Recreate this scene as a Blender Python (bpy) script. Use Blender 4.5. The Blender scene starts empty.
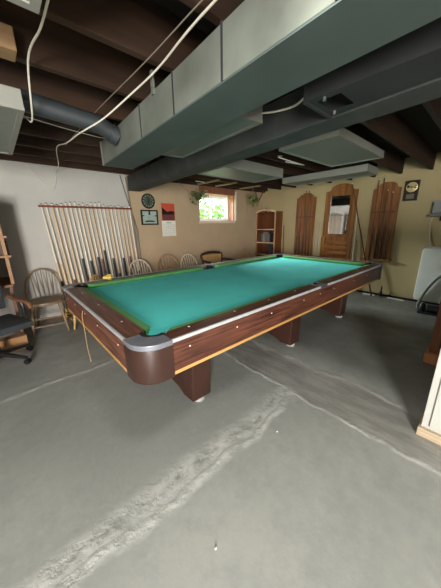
import bpy, bmesh, math, random
from math import pi, sin, cos, radians
from mathutils import Vector, Matrix
random.seed(7)
S = bpy.context.scene
COL = S.collection

# ------------------------------------------------------------------ helpers
def bm_new(): return bmesh.new()

def box(bm, lo, hi, bev=0.0):
    lo = Vector(lo); hi = Vector(hi)
    vs = [bm.verts.new((x, y, z)) for x in (lo.x, hi.x) for y in (lo.y, hi.y) for z in (lo.z, hi.z)]
    q = [(0, 1, 3, 2), (4, 6, 7, 5), (0, 4, 5, 1), (2, 3, 7, 6), (0, 2, 6, 4), (1, 5, 7, 3)]
    fs = [bm.faces.new([vs[i] for i in f]) for f in q]
    if bev > 0:
        es = list({e for f in fs for e in f.edges})
        bmesh.ops.bevel(bm, geom=es, offset=bev, segments=2, affect='EDGES', profile=0.6)
    return bm

def prism(bm, pts, axis, a, b, bev=0.0):
    """pts: 2D outline; axis: extrusion axis; a,b: extent along that axis."""
    def P(p, t):
        u, v = p
        return {'x': (t, u, v), 'y': (u, t, v), 'z': (u, v, t)}[axis]
    va = [bm.verts.new(P(p, a)) for p in pts]
    vb = [bm.verts.new(P(p, b)) for p in pts]
    n = len(pts)
    fs = [bm.faces.new(va[::-1]), bm.faces.new(vb)]
    for i in range(n):
        fs.append(bm.faces.new((va[i], va[(i + 1) % n], vb[(i + 1) % n], vb[i])))
    bmesh.ops.recalc_face_normals(bm, faces=fs)
    if bev > 0:
        es = list({e for f in fs[:2] for e in f.edges})
        bmesh.ops.bevel(bm, geom=es, offset=bev, segments=2, affect='EDGES', profile=0.6)
    return bm

def frame_for(d):
    d = d.normalized()
    up = Vector((0, 0, 1)) if abs(d.z) < 0.9 else Vector((1, 0, 0))
    a = d.cross(up).normalized(); b = d.cross(a).normalized()
    return a, b

def tube(bm, pts, rad, n=8, caps=True, closed=False):
    """tube along points; rad is a number or list of radii"""
    pts = [Vector(p) for p in pts]; m = len(pts)
    if not hasattr(rad, '__len__'): rad = [rad] * m
    rings = []
    a = None
    for i in range(m):
        if closed: d = pts[(i + 1) % m] - pts[i - 1]
        else: d = pts[min(i + 1, m - 1)] - pts[max(i - 1, 0)]
        if d.length < 1e-9: d = Vector((0, 0, 1))
        d.normalize()
        if a is None: a, b = frame_for(d)
        else:
            a = (a - d * a.dot(d)).normalized(); b = d.cross(a).normalized()
        b = d.cross(a).normalized()
        rings.append([bm.verts.new(pts[i] + (a * cos(2 * pi * k / n) + b * sin(2 * pi * k / n)) * rad[i]) for k in range(n)])
    fs = []
    for i in range(m if closed else m - 1):
        r, s = rings[i], rings[(i + 1) % m]
        for k in range(n):
            fs.append(bm.faces.new((r[k], r[(k + 1) % n], s[(k + 1) % n], s[k])))
    if caps and not closed:
        fs.append(bm.faces.new(rings[0][::-1])); fs.append(bm.faces.new(rings[-1]))
    bmesh.ops.recalc_face_normals(bm, faces=fs)
    return bm

def smooth_pts(pts, per=6):
    pts = [Vector(p) for p in pts]
    out = []
    for i in range(len(pts) - 1):
        p0 = pts[max(i - 1, 0)]; p1 = pts[i]; p2 = pts[i + 1]; p3 = pts[min(i + 2, len(pts) - 1)]
        for k in range(per):
            t = k / per
            out.append(0.5 * ((2 * p1) + (p2 - p0) * t + (2 * p0 - 5 * p1 + 4 * p2 - p3) * t * t + (-p0 + 3 * p1 - 3 * p2 + p3) * t ** 3))
    out.append(pts[-1])
    return out

def lathe(bm, prof, c=(0, 0, 0), n=16, axis='z'):
    c = Vector(c); rings = []
    for r, h in prof:
        ring = []
        for k in range(n):
            u, v = max(r, 1e-4) * cos(2 * pi * k / n), max(r, 1e-4) * sin(2 * pi * k / n)
            p = {'z': (u, v, h), 'x': (h, u, v), 'y': (u, h, v)}[axis]
            ring.append(bm.verts.new(c + Vector(p)))
        rings.append(ring)
    fs = []
    for i in range(len(rings) - 1):
        for k in range(n):
            fs.append(bm.faces.new((rings[i][k], rings[i][(k + 1) % n], rings[i + 1][(k + 1) % n], rings[i + 1][k])))
    fs.append(bm.faces.new(rings[0][::-1])); fs.append(bm.faces.new(rings[-1]))
    bmesh.ops.recalc_face_normals(bm, faces=fs)
    return bm

INV = {}
def obj(name, bm, mat, parent=None, world=True, smooth=False):
    """link bm as ONE mesh object; with world=True the mesh was drawn in world coordinates"""
    me = bpy.data.meshes.new(name)
    if parent is not None and world:
        bm.transform(INV[parent].inverted())
    if smooth:
        for f in bm.faces: f.smooth = True
    bm.to_mesh(me); bm.free()
    if smooth:
        try: me.set_sharp_from_angle(angle=radians(40))
        except Exception: pass
    me.materials.append(mat)
    o = bpy.data.objects.new(name, me); COL.objects.link(o)
    if parent is not None:
        o.parent = parent
        INV[o] = INV[parent]
    else:
        INV[o] = Matrix.Identity(4)
    return o

def thing(name, label, cat, loc=(0, 0, 0), rz=0.0, group=None):
    o = bpy.data.objects.new(name, None); COL.objects.link(o)
    o.location = loc; o.rotation_euler = (0, 0, rz); o.empty_display_size = 0.1
    INV[o] = Matrix.Translation(loc) @ Matrix.Rotation(rz, 4, 'Z')
    o['label'] = label; o['category'] = cat
    if group: o['group'] = group
    return o

def tag(o, label, cat, group=None):
    o['label'] = label; o['category'] = cat
    if group: o['group'] = group
    # put the origin at the base of the mesh
    me = o.data
    if o.parent is None and o.location.length == 0:
        xs = [v.co for v in me.vertices]
        c = Vector(((min(v.x for v in xs) + max(v.x for v in xs)) / 2, (min(v.y for v in xs) + max(v.y for v in xs)) / 2, min(v.z for v in xs)))
        me.transform(Matrix.Translation(-c)); o.location = c
        INV[o] = Matrix.Translation(c)
    return o

def struct(name, bm, mat, label=None, parent=None):
    o = obj(name, bm, mat, parent)
    if parent is None: o['kind'] = 'structure'
    if label: o['label'] = label
    return o

# ------------------------------------------------------------------ materials
def srgb(c):
    def f(v):
        v /= 255.0
        return v / 12.92 if v <= 0.04045 else ((v + 0.055) / 1.055) ** 2.4
    return tuple(f(v) for v in c) + (1,)

def base(name, rough=0.5, metal=0.0):
    m = bpy.data.materials.new(name); m.use_nodes = True
    nt = m.node_tree; b = nt.nodes['Principled BSDF']
    b.inputs['Roughness'].default_value = rough; b.inputs['Metallic'].default_value = metal
    return m, nt, b

def mat(name, c, rough=0.5, metal=0.0, var=0.12, scale=8.0, bump=0.0, bscale=60.0, detail=4):
    m, nt, b = base(name, rough, metal)
    c = srgb(c)
    tc = nt.nodes.new('ShaderNodeTexCoord')
    n = nt.nodes.new('ShaderNodeTexNoise'); n.inputs['Scale'].default_value = scale; n.inputs['Detail'].default_value = detail
    nt.links.new(tc.outputs['Object'], n.inputs['Vector'])
    r = nt.nodes.new('ShaderNodeValToRGB')
    r.color_ramp.elements[0].position = 0.3; r.color_ramp.elements[1].position = 0.7
    r.color_ramp.elements[0].color = tuple(v * (1 - var) for v in c[:3]) + (1,)
    r.color_ramp.elements[1].color = tuple(min(1, v * (1 + var)) for v in c[:3]) + (1,)
    nt.links.new(n.outputs['Fac'], r.inputs['Fac']); nt.links.new(r.outputs['Color'], b.inputs['Base Color'])
    if bump > 0:
        n2 = nt.nodes.new('ShaderNodeTexNoise'); n2.inputs['Scale'].default_value = bscale
        nt.links.new(tc.outputs['Object'], n2.inputs['Vector'])
        bp = nt.nodes.new('ShaderNodeBump'); bp.inputs['Strength'].default_value = bump; bp.inputs['Distance'].default_value = 0.01
        nt.links.new(n2.outputs['Fac'], bp.inputs['Height']); nt.links.new(bp.outputs['Normal'], b.inputs['Normal'])
    return m

def wood(name, c1, c2, axis='x', scale=14.0, rough=0.45, stretch=0.06, spread=(0.32, 0.68), coord='Object'):
    m, nt, b = base(name, rough)
    tc = nt.nodes.new('ShaderNodeTexCoord')
    mp = nt.nodes.new('ShaderNodeMapping')
    sc = {'x': (stretch, 1, 1), 'y': (1, stretch, 1), 'z': (1, 1, stretch)}[axis]
    mp.inputs['Scale'].default_value = sc
    nt.links.new(tc.outputs[coord], mp.inputs['Vector'])
    n = nt.nodes.new('ShaderNodeTexNoise'); n.inputs['Scale'].default_value = scale
    n.inputs['Detail'].default_value = 6; n.inputs['Roughness'].default_value = 0.65; n.inputs['Distortion'].default_value = 0.6
    nt.links.new(mp.outputs['Vector'], n.inputs['Vector'])
    r = nt.nodes.new('ShaderNodeValToRGB')
    r.color_ramp.elements[0].position = spread[0]; r.color_ramp.elements[1].position = spread[1]
    r.color_ramp.elements[0].color = srgb(c1); r.color_ramp.elements[1].color = srgb(c2)
    nt.links.new(n.outputs['Fac'], r.inputs['Fac']); nt.links.new(r.outputs['Color'], b.inputs['Base Color'])
    return m

M = {}
M['white_wall'] = mat('white_wall_paint', (190, 186, 178), 0.85, var=0.05, scale=3, bump=0.15, bscale=40)
M['beige_wall'] = mat('beige_wall_paint', (186, 161, 130), 0.85, var=0.05, scale=2.5, bump=0.15, bscale=40)
M['yellow_wall'] = mat('yellow_beige_wall_paint', (190, 172, 128), 0.85, var=0.06, scale=2.5, bump=0.15, bscale=40)
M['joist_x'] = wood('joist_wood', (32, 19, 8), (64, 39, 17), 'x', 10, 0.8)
M['joist_y'] = wood('brace_wood', (60, 38, 24), (110, 72, 44), 'y', 10, 0.8)
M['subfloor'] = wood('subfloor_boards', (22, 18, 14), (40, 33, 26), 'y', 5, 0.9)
M['pine'] = wood('pine', (120, 92, 62), (156, 124, 86), 'x', 10, 0.7)
M['galv'] = mat('galvanised_sheet', (100, 104, 95), 0.65, 0.1, var=0.3, scale=4)
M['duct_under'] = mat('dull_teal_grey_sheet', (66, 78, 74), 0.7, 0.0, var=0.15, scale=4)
M['galv_dark'] = mat('weathered_dark_sheet', (44, 46, 46), 0.65, 0.2, var=0.25, scale=4)
M['beam'] = mat('grey_beam_metal', (60, 62, 60), 0.65, 0.2, var=0.35, scale=5)
M['pipe'] = mat('blue_grey_duct', (54, 58, 60), 0.5, 0.2, var=0.15, scale=6)
M['black'] = mat('black_plastic', (24, 24, 25), 0.45, var=0.1)
M['hole'] = mat('dark_pocket', (8, 8, 9), 0.8, var=0.05)
M['fixture'] = mat('white_enamel', (134, 134, 124), 0.5, var=0.04, scale=3)
M['diffuser'] = mat('prismatic_diffuser', (118, 124, 116), 0.4, var=0.06, scale=12)
M['cable'] = mat('white_cable', (214, 208, 190), 0.5, var=0.05)
M['cable_grey'] = mat('grey_cable', (126, 116, 100), 0.6, var=0.05)
M['cloth'] = mat('teal_cloth', (92, 226, 218), 0.95, var=0.07, scale=3, bump=0.1, bscale=400)
M['cushion'] = mat('green_cushion_cloth', (92, 156, 92), 0.9, var=0.08, scale=6, bump=0.1, bscale=400)
M['rail_x'] = wood('rosewood_laminate_long', (38, 19, 14), (104, 60, 43), 'x', 70, 0.45, 0.045, (0.34, 0.64))
M['rail_y'] = wood('rosewood_laminate_short', (46, 24, 18), (126, 78, 58), 'y', 70, 0.45, 0.045, (0.34, 0.64))
M['alu'] = mat('brushed_aluminium', (206, 208, 210), 0.35, 0.45, var=0.08, scale=20)
M['silver'] = mat('worn_silver_casting', (122, 124, 130), 0.42, 0.4, var=0.12, scale=18)
M['brown_plastic'] = mat('brown_corner_plastic', (54, 33, 26), 0.36, var=0.1, scale=5)
M['gold_wood'] = wood('honey_moulding', (164, 120, 62), (192, 148, 88), 'x', 12, 0.45)
M['sight'] = mat('white_bolt_cover', (232, 226, 210), 0.35, var=0.02)
M['leg_lam'] = mat('dark_brown_laminate', (58, 34, 26), 0.4, var=0.15, scale=6)
M['pale'] = mat('pale_chalky_paint', (156, 156, 150), 0.8, var=0.1, scale=20)
M['cord'] = mat('tan_cord', (176, 142, 92), 0.8)
M['oak_z'] = wood('rack_oak_upright', (106, 66, 31), (170, 115, 62), 'z', 26, 0.45)
M['oak_y'] = wood('rack_oak_shelf', (116, 74, 36), (182, 126, 70), 'y', 26, 0.45)
M['walnut_z'] = wood('bookcase_wood', (92, 50, 28), (136, 80, 46), 'z', 20, 0.5)
M['shelf_edge'] = wood('pale_shelf_edge', (206, 172, 132), (228, 198, 160), 'y', 20, 0.5)
M['chair_oak'] = wood('windsor_oak', (104, 84, 60), (146, 120, 88), 'z', 22, 0.5)
M['chair_pale'] = wood('windsor_bleached', (222, 206, 182), (240, 228, 208), 'z', 22, 0.5)
M['chair_tan'] = wood('windsor_tan', (172, 134, 94), (206, 170, 128), 'z', 22, 0.5)
M['chair_yellow'] = wood('windsor_honey', (186, 142, 70), (220, 178, 104), 'z', 22, 0.5)
M['dark_brown'] = wood('dark_bentwood', (44, 26, 18), (70, 44, 30), 'x', 20, 0.4)
M['tan_pad'] = mat('tan_back_panel', (190, 150, 98), 0.6, var=0.06)
M['grey_fabric'] = mat('charcoal_fabric', (52, 54, 58), 0.95, var=0.12, scale=30, bump=0.2, bscale=300)
M['desk_wood'] = wood('desk_brown', (96, 62, 40), (140, 94, 62), 'z', 14, 0.55)
M['desk_edge'] = wood('desk_light_edge', (140, 102, 68), (170, 130, 92), 'z', 14, 0.55)
M['cardboard'] = mat('cardboard', (160, 118, 78), 0.9, var=0.08)
M['maple'] = wood('cue_maple', (218, 204, 184), (236, 226, 208), 'z', 12, 0.35)
M['cue_tan'] = wood('cue_tan', (204, 174, 136), (226, 200, 164), 'z', 12, 0.35)
M['cue_brown'] = wood('cue_brown', (86, 48, 28), (122, 74, 44), 'z', 12, 0.35)
M['cue_dark'] = wood('cue_dark', (40, 24, 18), (66, 40, 28), 'z', 12, 0.35)
M['cue_blue'] = mat('cue_blue_wrap', (40, 46, 62), 0.6)
M['cue_red'] = mat('cue_red_brown', (116, 58, 40), 0.4)
M['ferrule'] = mat('cue_ferrule', (226, 222, 208), 0.4, var=0.02)
M['tip'] = mat('cue_tip_leather', (70, 84, 90), 0.9)
M['mirror'] = base('mirror_glass', 0.03, 1.0)[0]
M['mirror'].node_tree.nodes['Principled BSDF'].inputs['Base Color'].default_value = (0.86, 0.88, 0.88, 1)
M['gold'] = mat('gold_dial', (232, 214, 156), 0.35, 0.35, var=0.1, scale=12)
M['plaque'] = wood('plaque_wood', (40, 32, 24), (66, 52, 38), 'z', 14, 0.35)
M['dark_green'] = mat('dark_green_dial', (70, 80, 66), 0.4, var=0.25, scale=14)
M['ink'] = mat('dark_ink', (22, 28, 28), 0.5)
M['pale_green'] = mat('pale_green_marks', (150, 164, 148), 0.5)
M['aqua'] = mat('pale_aqua_print', (166, 182, 170), 0.35, var=0.12, scale=12)
M['paper'] = mat('white_paper', (232, 228, 214), 0.8, var=0.02)
M['grid'] = mat('calendar_grid_ink', (150, 158, 152), 0.8)
M['sunset'] = mat('sunset_print', (198, 84, 62), 0.4, var=0.12, scale=9)
M['dusk'] = mat('dusk_print', (112, 62, 60), 0.4, var=0.25, scale=14)
M['night'] = mat('night_print', (38, 22, 24), 0.4)
M['vinyl'] = mat('white_vinyl', (236, 234, 228), 0.4, var=0.02)
M['reveal'] = wood('window_reveal_wood', (128, 78, 56), (160, 104, 78), 'z', 10, 0.6)
M['sill'] = mat('sill_paint', (224, 206, 184), 0.6, var=0.04)
M['leaf'] = mat('leaf_green', (124, 142, 92), 0.5, var=0.35, scale=14)
M['leaf_pale'] = mat('leaf_pale_green', (150, 168, 96), 0.5, var=0.3, scale=14)
M['pot'] = mat('pale_pot', (196, 184, 150), 0.6)
M['dark_pot'] = mat('dark_pot', (60, 46, 36), 0.6)
M['outdoor_leaf'] = mat('outdoor_leaf', (128, 162, 104), 0.6, var=0.35, scale=6)
M['grass'] = mat('lawn', (120, 150, 84), 0.9, var=0.3, scale=5)
M['tank'] = mat('white_poly', (226, 230, 220), 0.3, var=0.06, scale=4)
M['hose'] = mat('grey_hose', (128, 130, 122), 0.5)
M['cab_white'] = mat('white_cabinet_paint', (180, 178, 170), 0.55, var=0.04, scale=3)
M['post'] = wood('post_brown', (104, 62, 38), (140, 88, 56), 'z', 18, 0.5)
M['post_orange'] = wood('post_foot', (176, 112, 70), (206, 142, 96), 'z', 18, 0.5)
M['book_a'] = mat('book_grey', (120, 120, 114), 0.7)
M['book_b'] = mat('book_slate', (74, 80, 84), 0.7)
M['book_c'] = mat('book_brown', (92, 70, 56), 0.7)
M['book_d'] = mat('book_cream', (150, 144, 128), 0.7)
M['yellow'] = mat('yellow_cloth', (226, 194, 92), 0.9, var=0.12, scale=30)
M['steel'] = mat('hardware_steel', (150, 150, 150), 0.35, 0.8)

def glass(name):
    m = bpy.data.materials.new(name); m.use_nodes = True; nt = m.node_tree; nt.nodes.clear()
    o = nt.nodes.new('ShaderNodeOutputMaterial'); mx = nt.nodes.new('ShaderNodeMixShader'); mx.inputs[0].default_value = 0.06
    tr = nt.nodes.new('ShaderNodeBsdfTransparent'); tr.inputs[0].default_value = (0.97, 0.99, 0.97, 1); gl = nt.nodes.new('ShaderNodeBsdfGlossy'); gl.inputs['Roughness'].default_value = 0.02
    nt.links.new(tr.outputs[0], mx.inputs[1]); nt.links.new(gl.outputs[0], mx.inputs[2]); nt.links.new(mx.outputs[0], o.inputs[0]); return m
M['glass'] = glass('window_glass')

def floor_material():
    m, nt, b = base('painted_concrete', 0.5)
    N = nt.nodes.new; L = nt.links.new
    tc = N('ShaderNodeTexCoord'); sep = N('ShaderNodeSeparateXYZ'); L(tc.outputs['Object'], sep.inputs[0])
    def math_(op, a, bb=None, c=None, clamp=False):
        n = N('ShaderNodeMath'); n.operation = op; n.use_clamp = clamp
        for i, v in enumerate((a, bb, c)):
            if v is None: continue
            if isinstance(v, (int, float)): n.inputs[i].default_value = v
            else: L(v, n.inputs[i])
        return n.outputs[0]
    def noise(scale, detail=5, rough=0.6, vec=None):
        n = N('ShaderNodeTexNoise'); n.inputs['Scale'].default_value = scale; n.inputs['Detail'].default_value = detail; n.inputs['Roughness'].default_value = rough
        L(vec or tc.outputs['Object'], n.inputs['Vector']); return n.outputs['Fac']
    def mapr(v, a, bb, c, d):
        n = N('ShaderNodeMapRange'); n.interpolation_type = 'SMOOTHSTEP'
        L(v, n.inputs[0])
        for i, q in enumerate((a, bb, c, d)): n.inputs[i + 1].default_value = q
        return n.outputs[0]
    def mix(f, a, bb):
        n = N('ShaderNodeMix'); n.data_type = 'RGBA'
        L(f, n.inputs[0])
        for i, v in ((6, a), (7, bb)):
            if isinstance(v, tuple): n.inputs[i].default_value = v
            else: L(v, n.inputs[i])
        return n.outputs[2]
    X, Y = sep.outputs[0], sep.outputs[1]
    big = noise(0.9, 4); mid = noise(3.5, 6, 0.7); fine = noise(22, 6, 0.7); wig = noise(2.2, 4)
    c = mix(mapr(big, 0.35, 0.65, 0, 1), srgb((142, 144, 137)), srgb((162, 163, 155)))
    c = mix(mapr(mid, 0.35, 0.75, 0, 0.55), c, srgb((122, 123, 119)))
    c = mix(mapr(fine, 0.5, 0.8, 0, 0.35), c, srgb((172, 171, 164)))
    # bare, patched trench along Y between X=1.2 and 1.7
    xw = math_('ADD', X, math_('MULTIPLY', math_('SUBTRACT', wig, 0.5), 0.22))
    lo = mapr(xw, 1.20, 1.26, 0, 1); hi = mapr(xw, 1.62, 1.72, 1, 0); yb = mapr(Y, 0.9, 1.4, 1, 0.2)
    band = math_('MULTIPLY', math_('MULTIPLY', lo, hi), yb)
    streak_v = N('ShaderNodeMapping'); streak_v.inputs['Scale'].default_value = (1, 0.22, 1); L(tc.outputs['Object'], streak_v.inputs['Vector'])
    stk = noise(14, 6, 0.7, streak_v.outputs[0])
    bandc = mix(mapr(stk, 0.38, 0.62, 0, 1), srgb((112, 109, 102)), srgb((152, 149, 141)))
    c = mix(math_('MULTIPLY', band, 0.6), c, bandc)
    # chalky edges of the trench and ridges in the coating
    def ridge(coord, pos, w, amp):
        t = math_('ADD', coord, math_('MULTIPLY', math_('SUBTRACT', wig, 0.5), amp))
        d = math_('ABSOLUTE', math_('SUBTRACT', t, pos))
        return mapr(d, 0.0, w, 1, 0)
    brk = mapr(noise(7, 5, 0.7), 0.35, 0.6, 0.15, 1)
    r1 = math_('MULTIPLY', math_('MULTIPLY', ridge(Y, -0.045, 0.11, 0.16), mapr(X, 1.2, 1.32, 1, 0)), brk)
    r1b = math_('MULTIPLY', math_('MULTIPLY', ridge(Y, -0.13, 0.05, 0.2), mapr(X, 1.0, 1.28, 1, 0)), brk)
    r2 = math_('MULTIPLY', ridge(xw, 1.22, 0.03, 0.0), brk)
    r3 = math_('MULTIPLY', math_('MULTIPLY', ridge(xw, 1.68, 0.05, 0.05), brk), 0.6)
    r4 = math_('MULTIPLY', math_('MULTIPLY', ridge(Y, 1.45, 0.05, 0.2), mapr(X, 0.4, 0.7, 1, 0)), brk)
    allr = math_('MAXIMUM', math_('MAXIMUM', r1, r1b), math_('MAXIMUM', math_('MAXIMUM', r2, r3), r4))
    c = mix(math_('MULTIPLY', allr, 0.72), c, srgb((200, 199, 192)))
    ck = math_('MULTIPLY', ridge(Y, -0.05, 0.008, 0.2), mapr(X, 1.0, 1.2, 1, 0))
    c = mix(math_('MULTIPLY', ck, 0.22), c, srgb((98, 98, 94)))
    core = math_('MULTIPLY', math_('MULTIPLY', ridge(Y, -0.055, 0.04, 0.2), mapr(X, 1.1, 1.28, 1, 0)), mapr(noise(11, 5, 0.7), 0.4, 0.6, 0, 1))
    c = mix(math_('MULTIPLY', core, 0.65), c, srgb((122, 122, 118)))
    # darker floor beyond the trench: cabinet shade painted into the colour
    shade = math_('MULTIPLY', mapr(X, 1.7, 2.1, 0, 1), mapr(noise(1.6, 5), 0.3, 0.7, 0.45, 0.85))
    c = mix(shade, c, srgb((98, 98, 92)))
    L(c, b.inputs['Base Color'])
    L(mapr(mid, 0.3, 0.7, 0.38, 0.6), b.inputs['Roughness'])
    h = math_('ADD', math_('MULTIPLY', fine, 0.25), math_('MULTIPLY', allr, 1.0))
    bp = N('ShaderNodeBump'); bp.inputs['Strength'].default_value = 0.35; bp.inputs['Distance'].default_value = 0.012
    L(h, bp.inputs['Height']); L(bp.outputs['Normal'], b.inputs['Normal'])
    return m
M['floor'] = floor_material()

# ------------------------------------------------------------------ room shell
XR, YW, ZC = 4.9, 3.22, 2.36
XL, YF = -2.8, -3.4
XS = 1.37                                  # where the white paint stops
T = 0.12
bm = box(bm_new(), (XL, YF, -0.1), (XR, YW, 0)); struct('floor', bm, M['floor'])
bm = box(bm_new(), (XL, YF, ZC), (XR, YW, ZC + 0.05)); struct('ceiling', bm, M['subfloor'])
bm = box(bm_new(), (XL, YW, 0), (XS, YW + 0.35, ZC)); struct('wall_left', bm, M['white_wall'], 'white painted wall behind the long row of cues')
# beige back wall with a window opening
WX0, WX1, WZ0, WZ1 = 2.84, 3.86, 1.405, 2.10
bm = bm_new()
box(bm, (XS, YW, 0), (WX0, YW + 0.35, ZC)); box(bm, (WX1, YW, 0), (XR + T, YW + 0.35, ZC))
box(bm, (WX0, YW, 0), (WX1, YW + 0.35, WZ0)); box(bm, (WX0, YW, WZ1), (WX1, YW + 0.35, ZC))
struct('wall_back', bm, M['beige_wall'], 'beige wall with the small basement window')
bm = box(bm_new(), (XR, YF, 0), (XR + T, YW, ZC)); struct('wall_right', bm, M['yellow_wall'], 'yellow beige wall with the wooden cue racks')
bm = box(bm_new(), (XL - T, YF, 0), (XL, YW, ZC)); struct('wall_far_left', bm, M['white_wall'])
bm = box(bm_new(), (XL - T, YF - T, 0), (XR + T, YF, ZC)); struct('wall_front', bm, M['white_wall'])
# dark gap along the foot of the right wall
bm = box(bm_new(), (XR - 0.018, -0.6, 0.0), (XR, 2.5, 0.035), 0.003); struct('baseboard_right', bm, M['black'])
bm = box(bm_new(), (XL, YW - 0.012, 0.0), (XS, YW, 0.05), 0.003); struct('baseboard_left', bm, mat('baseboard_brown', (96, 74, 56), 0.7))

# joists (run along X) with blocking
for k in range(-8, 8):
    y = 0.305 + 0.4 * k
    if y > YW - 0.03 or y < YF + 0.1: continue
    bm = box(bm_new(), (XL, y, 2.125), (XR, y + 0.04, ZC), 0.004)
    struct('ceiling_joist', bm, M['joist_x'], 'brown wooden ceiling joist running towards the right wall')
bm = box(bm_new(), (XS + 0.1, YW - 0.05, 2.10), (XR, YW, 2.19), 0.004); struct('trim_1', bm, M['joist_x'], 'dark wooden plate along the top of the back wall')

# window
bm = bm_new()
yg = YW + 0.2
box(bm, (WX0, YW + 0.0, WZ1 - 0.13), (WX1, YW + 0.34, WZ1 - 0.001))
box(bm, (WX1 - 0.022, YW + 0.03, WZ0 + 0.02), (WX1 - 0.001, YW + 0.34, WZ1 - 0.13))
box(bm, (WX0 + 0.001, YW + 0.03, WZ0 + 0.02), (WX0 + 0.022, YW + 0.34, WZ1 - 0.13))
win = struct('window_1', bm, M['reveal'], 'small sliding basement window with brown reveal')
def rect_frame(bm, x0, x1, z0, z1, w, y0, y1):
    box(bm, (x0, y0, z0), (x1, y1, z0 + w)); box(bm, (x0, y0, z1 - w), (x1, y1, z1))
    box(bm, (x0, y0, z0 + w), (x0 + w, y1, z1 - w)); box(bm, (x1 - w, y0, z0 + w), (x1, y1, z1 - w))
gx0, gx1, gz0, gz1 = WX0 + 0.022, WX1 - 0.022, WZ0 + 0.02, WZ1 - 0.13
bm = bm_new(); rect_frame(bm, gx0, gx1, gz0, gz1, 0.03, yg, yg + 0.08); obj('window_frame', bm, M['vinyl'], win)
xm = (gx0 + gx1) / 2 - 0.02
bm = bm_new(); rect_frame(bm, gx0 + 0.03, xm + 0.03, gz0 + 0.03, gz1 - 0.03, 0.035, yg + 0.015, yg + 0.04); sl = obj('sash', bm, M['vinyl'], win)
bm = box(bm_new(), (gx0 + 0.06, yg + 0.024, gz0 + 0.06), (xm, yg + 0.03, gz1 - 0.06)); obj('pane', bm, M['glass'], sl)
bm = bm_new(); rect_frame(bm, xm - 0.005, gx1 - 0.03, gz0 + 0.03, gz1 - 0.03, 0.035, yg + 0.042, yg + 0.067); sr = obj('sash', bm, M['vinyl'], win)
bm = box(bm_new(), (xm + 0.03, yg + 0.051, gz0 + 0.06), (gx1 - 0.06, yg + 0.057, gz1 - 0.06)); obj('pane', bm, M['glass'], sr)
bm = box(bm_new(), (WX0 - 0.02, YW - 0.012, WZ0 - 0.03), (WX1 + 0.01, YW + 0.34, WZ0 + 0.02), 0.004); obj('window_sill', bm, M['sill'], win)
bm = box(bm_new(), (WX1 - 0.004, YW - 0.014, WZ0 + 0.02), (WX1 + 0.05, YW + 0.006, WZ1 - 0.05), 0.003); obj('casing', bm, M['sill'], win)

# outside
bm = box(bm_new(), (-2, YW + 0.36, 1.15), (9, 12, 1.2)); g = struct('ground_outside', bm, M['grass'])
def leaf_blob(bm, c, r, n, size, flat=1.0):
    for _ in range(n):
        d = Vector((random.gauss(0, 1), random.gauss(0, 1), random.gauss(0, 1) * flat)).normalized() * (r * random.random() ** 0.4)
        p = Vector(c) + d
        a = Vector((random.gauss(0, 1), random.gauss(0, 1), random.gauss(0, 1))).normalized()
        b, c2 = frame_for(a)
        s = size * random.uniform(0.6, 1.2)
        v = [bm.verts.new(p + q) for q in (b * s, c2 * s * 0.5 + a * s * 0.15, -b * s * 0.8, -c2 * s * 0.5 + a * s * 0.15)]
        bm.faces.new(v)
for i, (bx, by, bz, br, lab) in enumerate([(4.1, 5.6, 1.7, 0.75, 'green shrub seen through the left sash of the window'),
                                           (5.6, 5.9, 1.75, 0.8, 'green shrub seen through the right sash of the window')]):
    bm = bm_new(); leaf_blob(bm, (bx, by, bz), br, 900, 0.09)
    o = obj('garden_shrub', bm, M['outdoor_leaf']); tag(o, lab, 'shrub')

# ------------------------------------------------------------------ ducts, beam, pipe
def rot_z(bm, c, a): bm.transform(Matrix.Translation(c) @ Matrix.Rotation(a, 4, 'Z') @ Matrix.Translation(-Vector(c)))
A1 = radians(-3.0)
cD = (0.455, 1.48, 0)
t = thing('air_duct', 'long pale galvanised box duct under the joists, nearest the camera', 'duct', (0.455, 1.48, 1.87))
bm = bm_new(); box(bm, (0.455, -2.9, 1.87), (0.715, 1.48, 2.045), 0.004); rot_z(bm, cD, A1); obj('duct_body', bm, M['galv'], t)
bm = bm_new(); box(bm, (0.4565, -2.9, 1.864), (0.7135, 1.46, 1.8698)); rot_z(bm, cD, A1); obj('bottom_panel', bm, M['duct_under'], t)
for ys in (0.60, 0.19, -0.18, -0.62, -1.1):
    bm = bm_new(); box(bm, (0.452, ys - 0.005, 1.8705), (0.716, ys + 0.005, 2.048)); rot_z(bm, cD, A1); obj('seam', bm, M['galv_dark'], t)
bm = bm_new(); box(bm, (0.449, 1.462, 1.864), (0.721, 1.486, 2.051), 0.003); rot_z(bm, cD, A1); obj('end_flange', bm, M['galv'], t)
for ys in (0.39, -0.9):
    bm = bm_new(); box(bm, (0.443, ys - 0.012, 2.02), (0.4545, ys + 0.012, 2.126)); box(bm, (0.443, ys - 0.012, 2.046), (0.73, ys + 0.012, 2.05)); rot_z(bm, cD, A1); obj('hanger_strap', bm, M['galv'], t)

cB = (1.38, 3.2, 0); A2 = radians(-4.6)
bm = bm_new(); box(bm, (1.38, -2.6, 1.895), (1.575, 3.19, 2.115), 0.006); rot_z(bm, cB, A2)
o = obj('ceiling_beam', bm, M['beam']); tag(o, 'dark grey boxed beam whose end meets the back wall above the clock', 'beam')
t = thing('duct_plenum', 'dark weathered sheet metal plenum with an open vent hole, beside the grey beam', 'duct', (0.95, -0.5, 1.90))
y0 = -0.25
bm = bm_new(); v = [(0.83, -2.7), (0.83, y0), (1.07, y0 - 0.01), (0.88, -2.7)]
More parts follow.
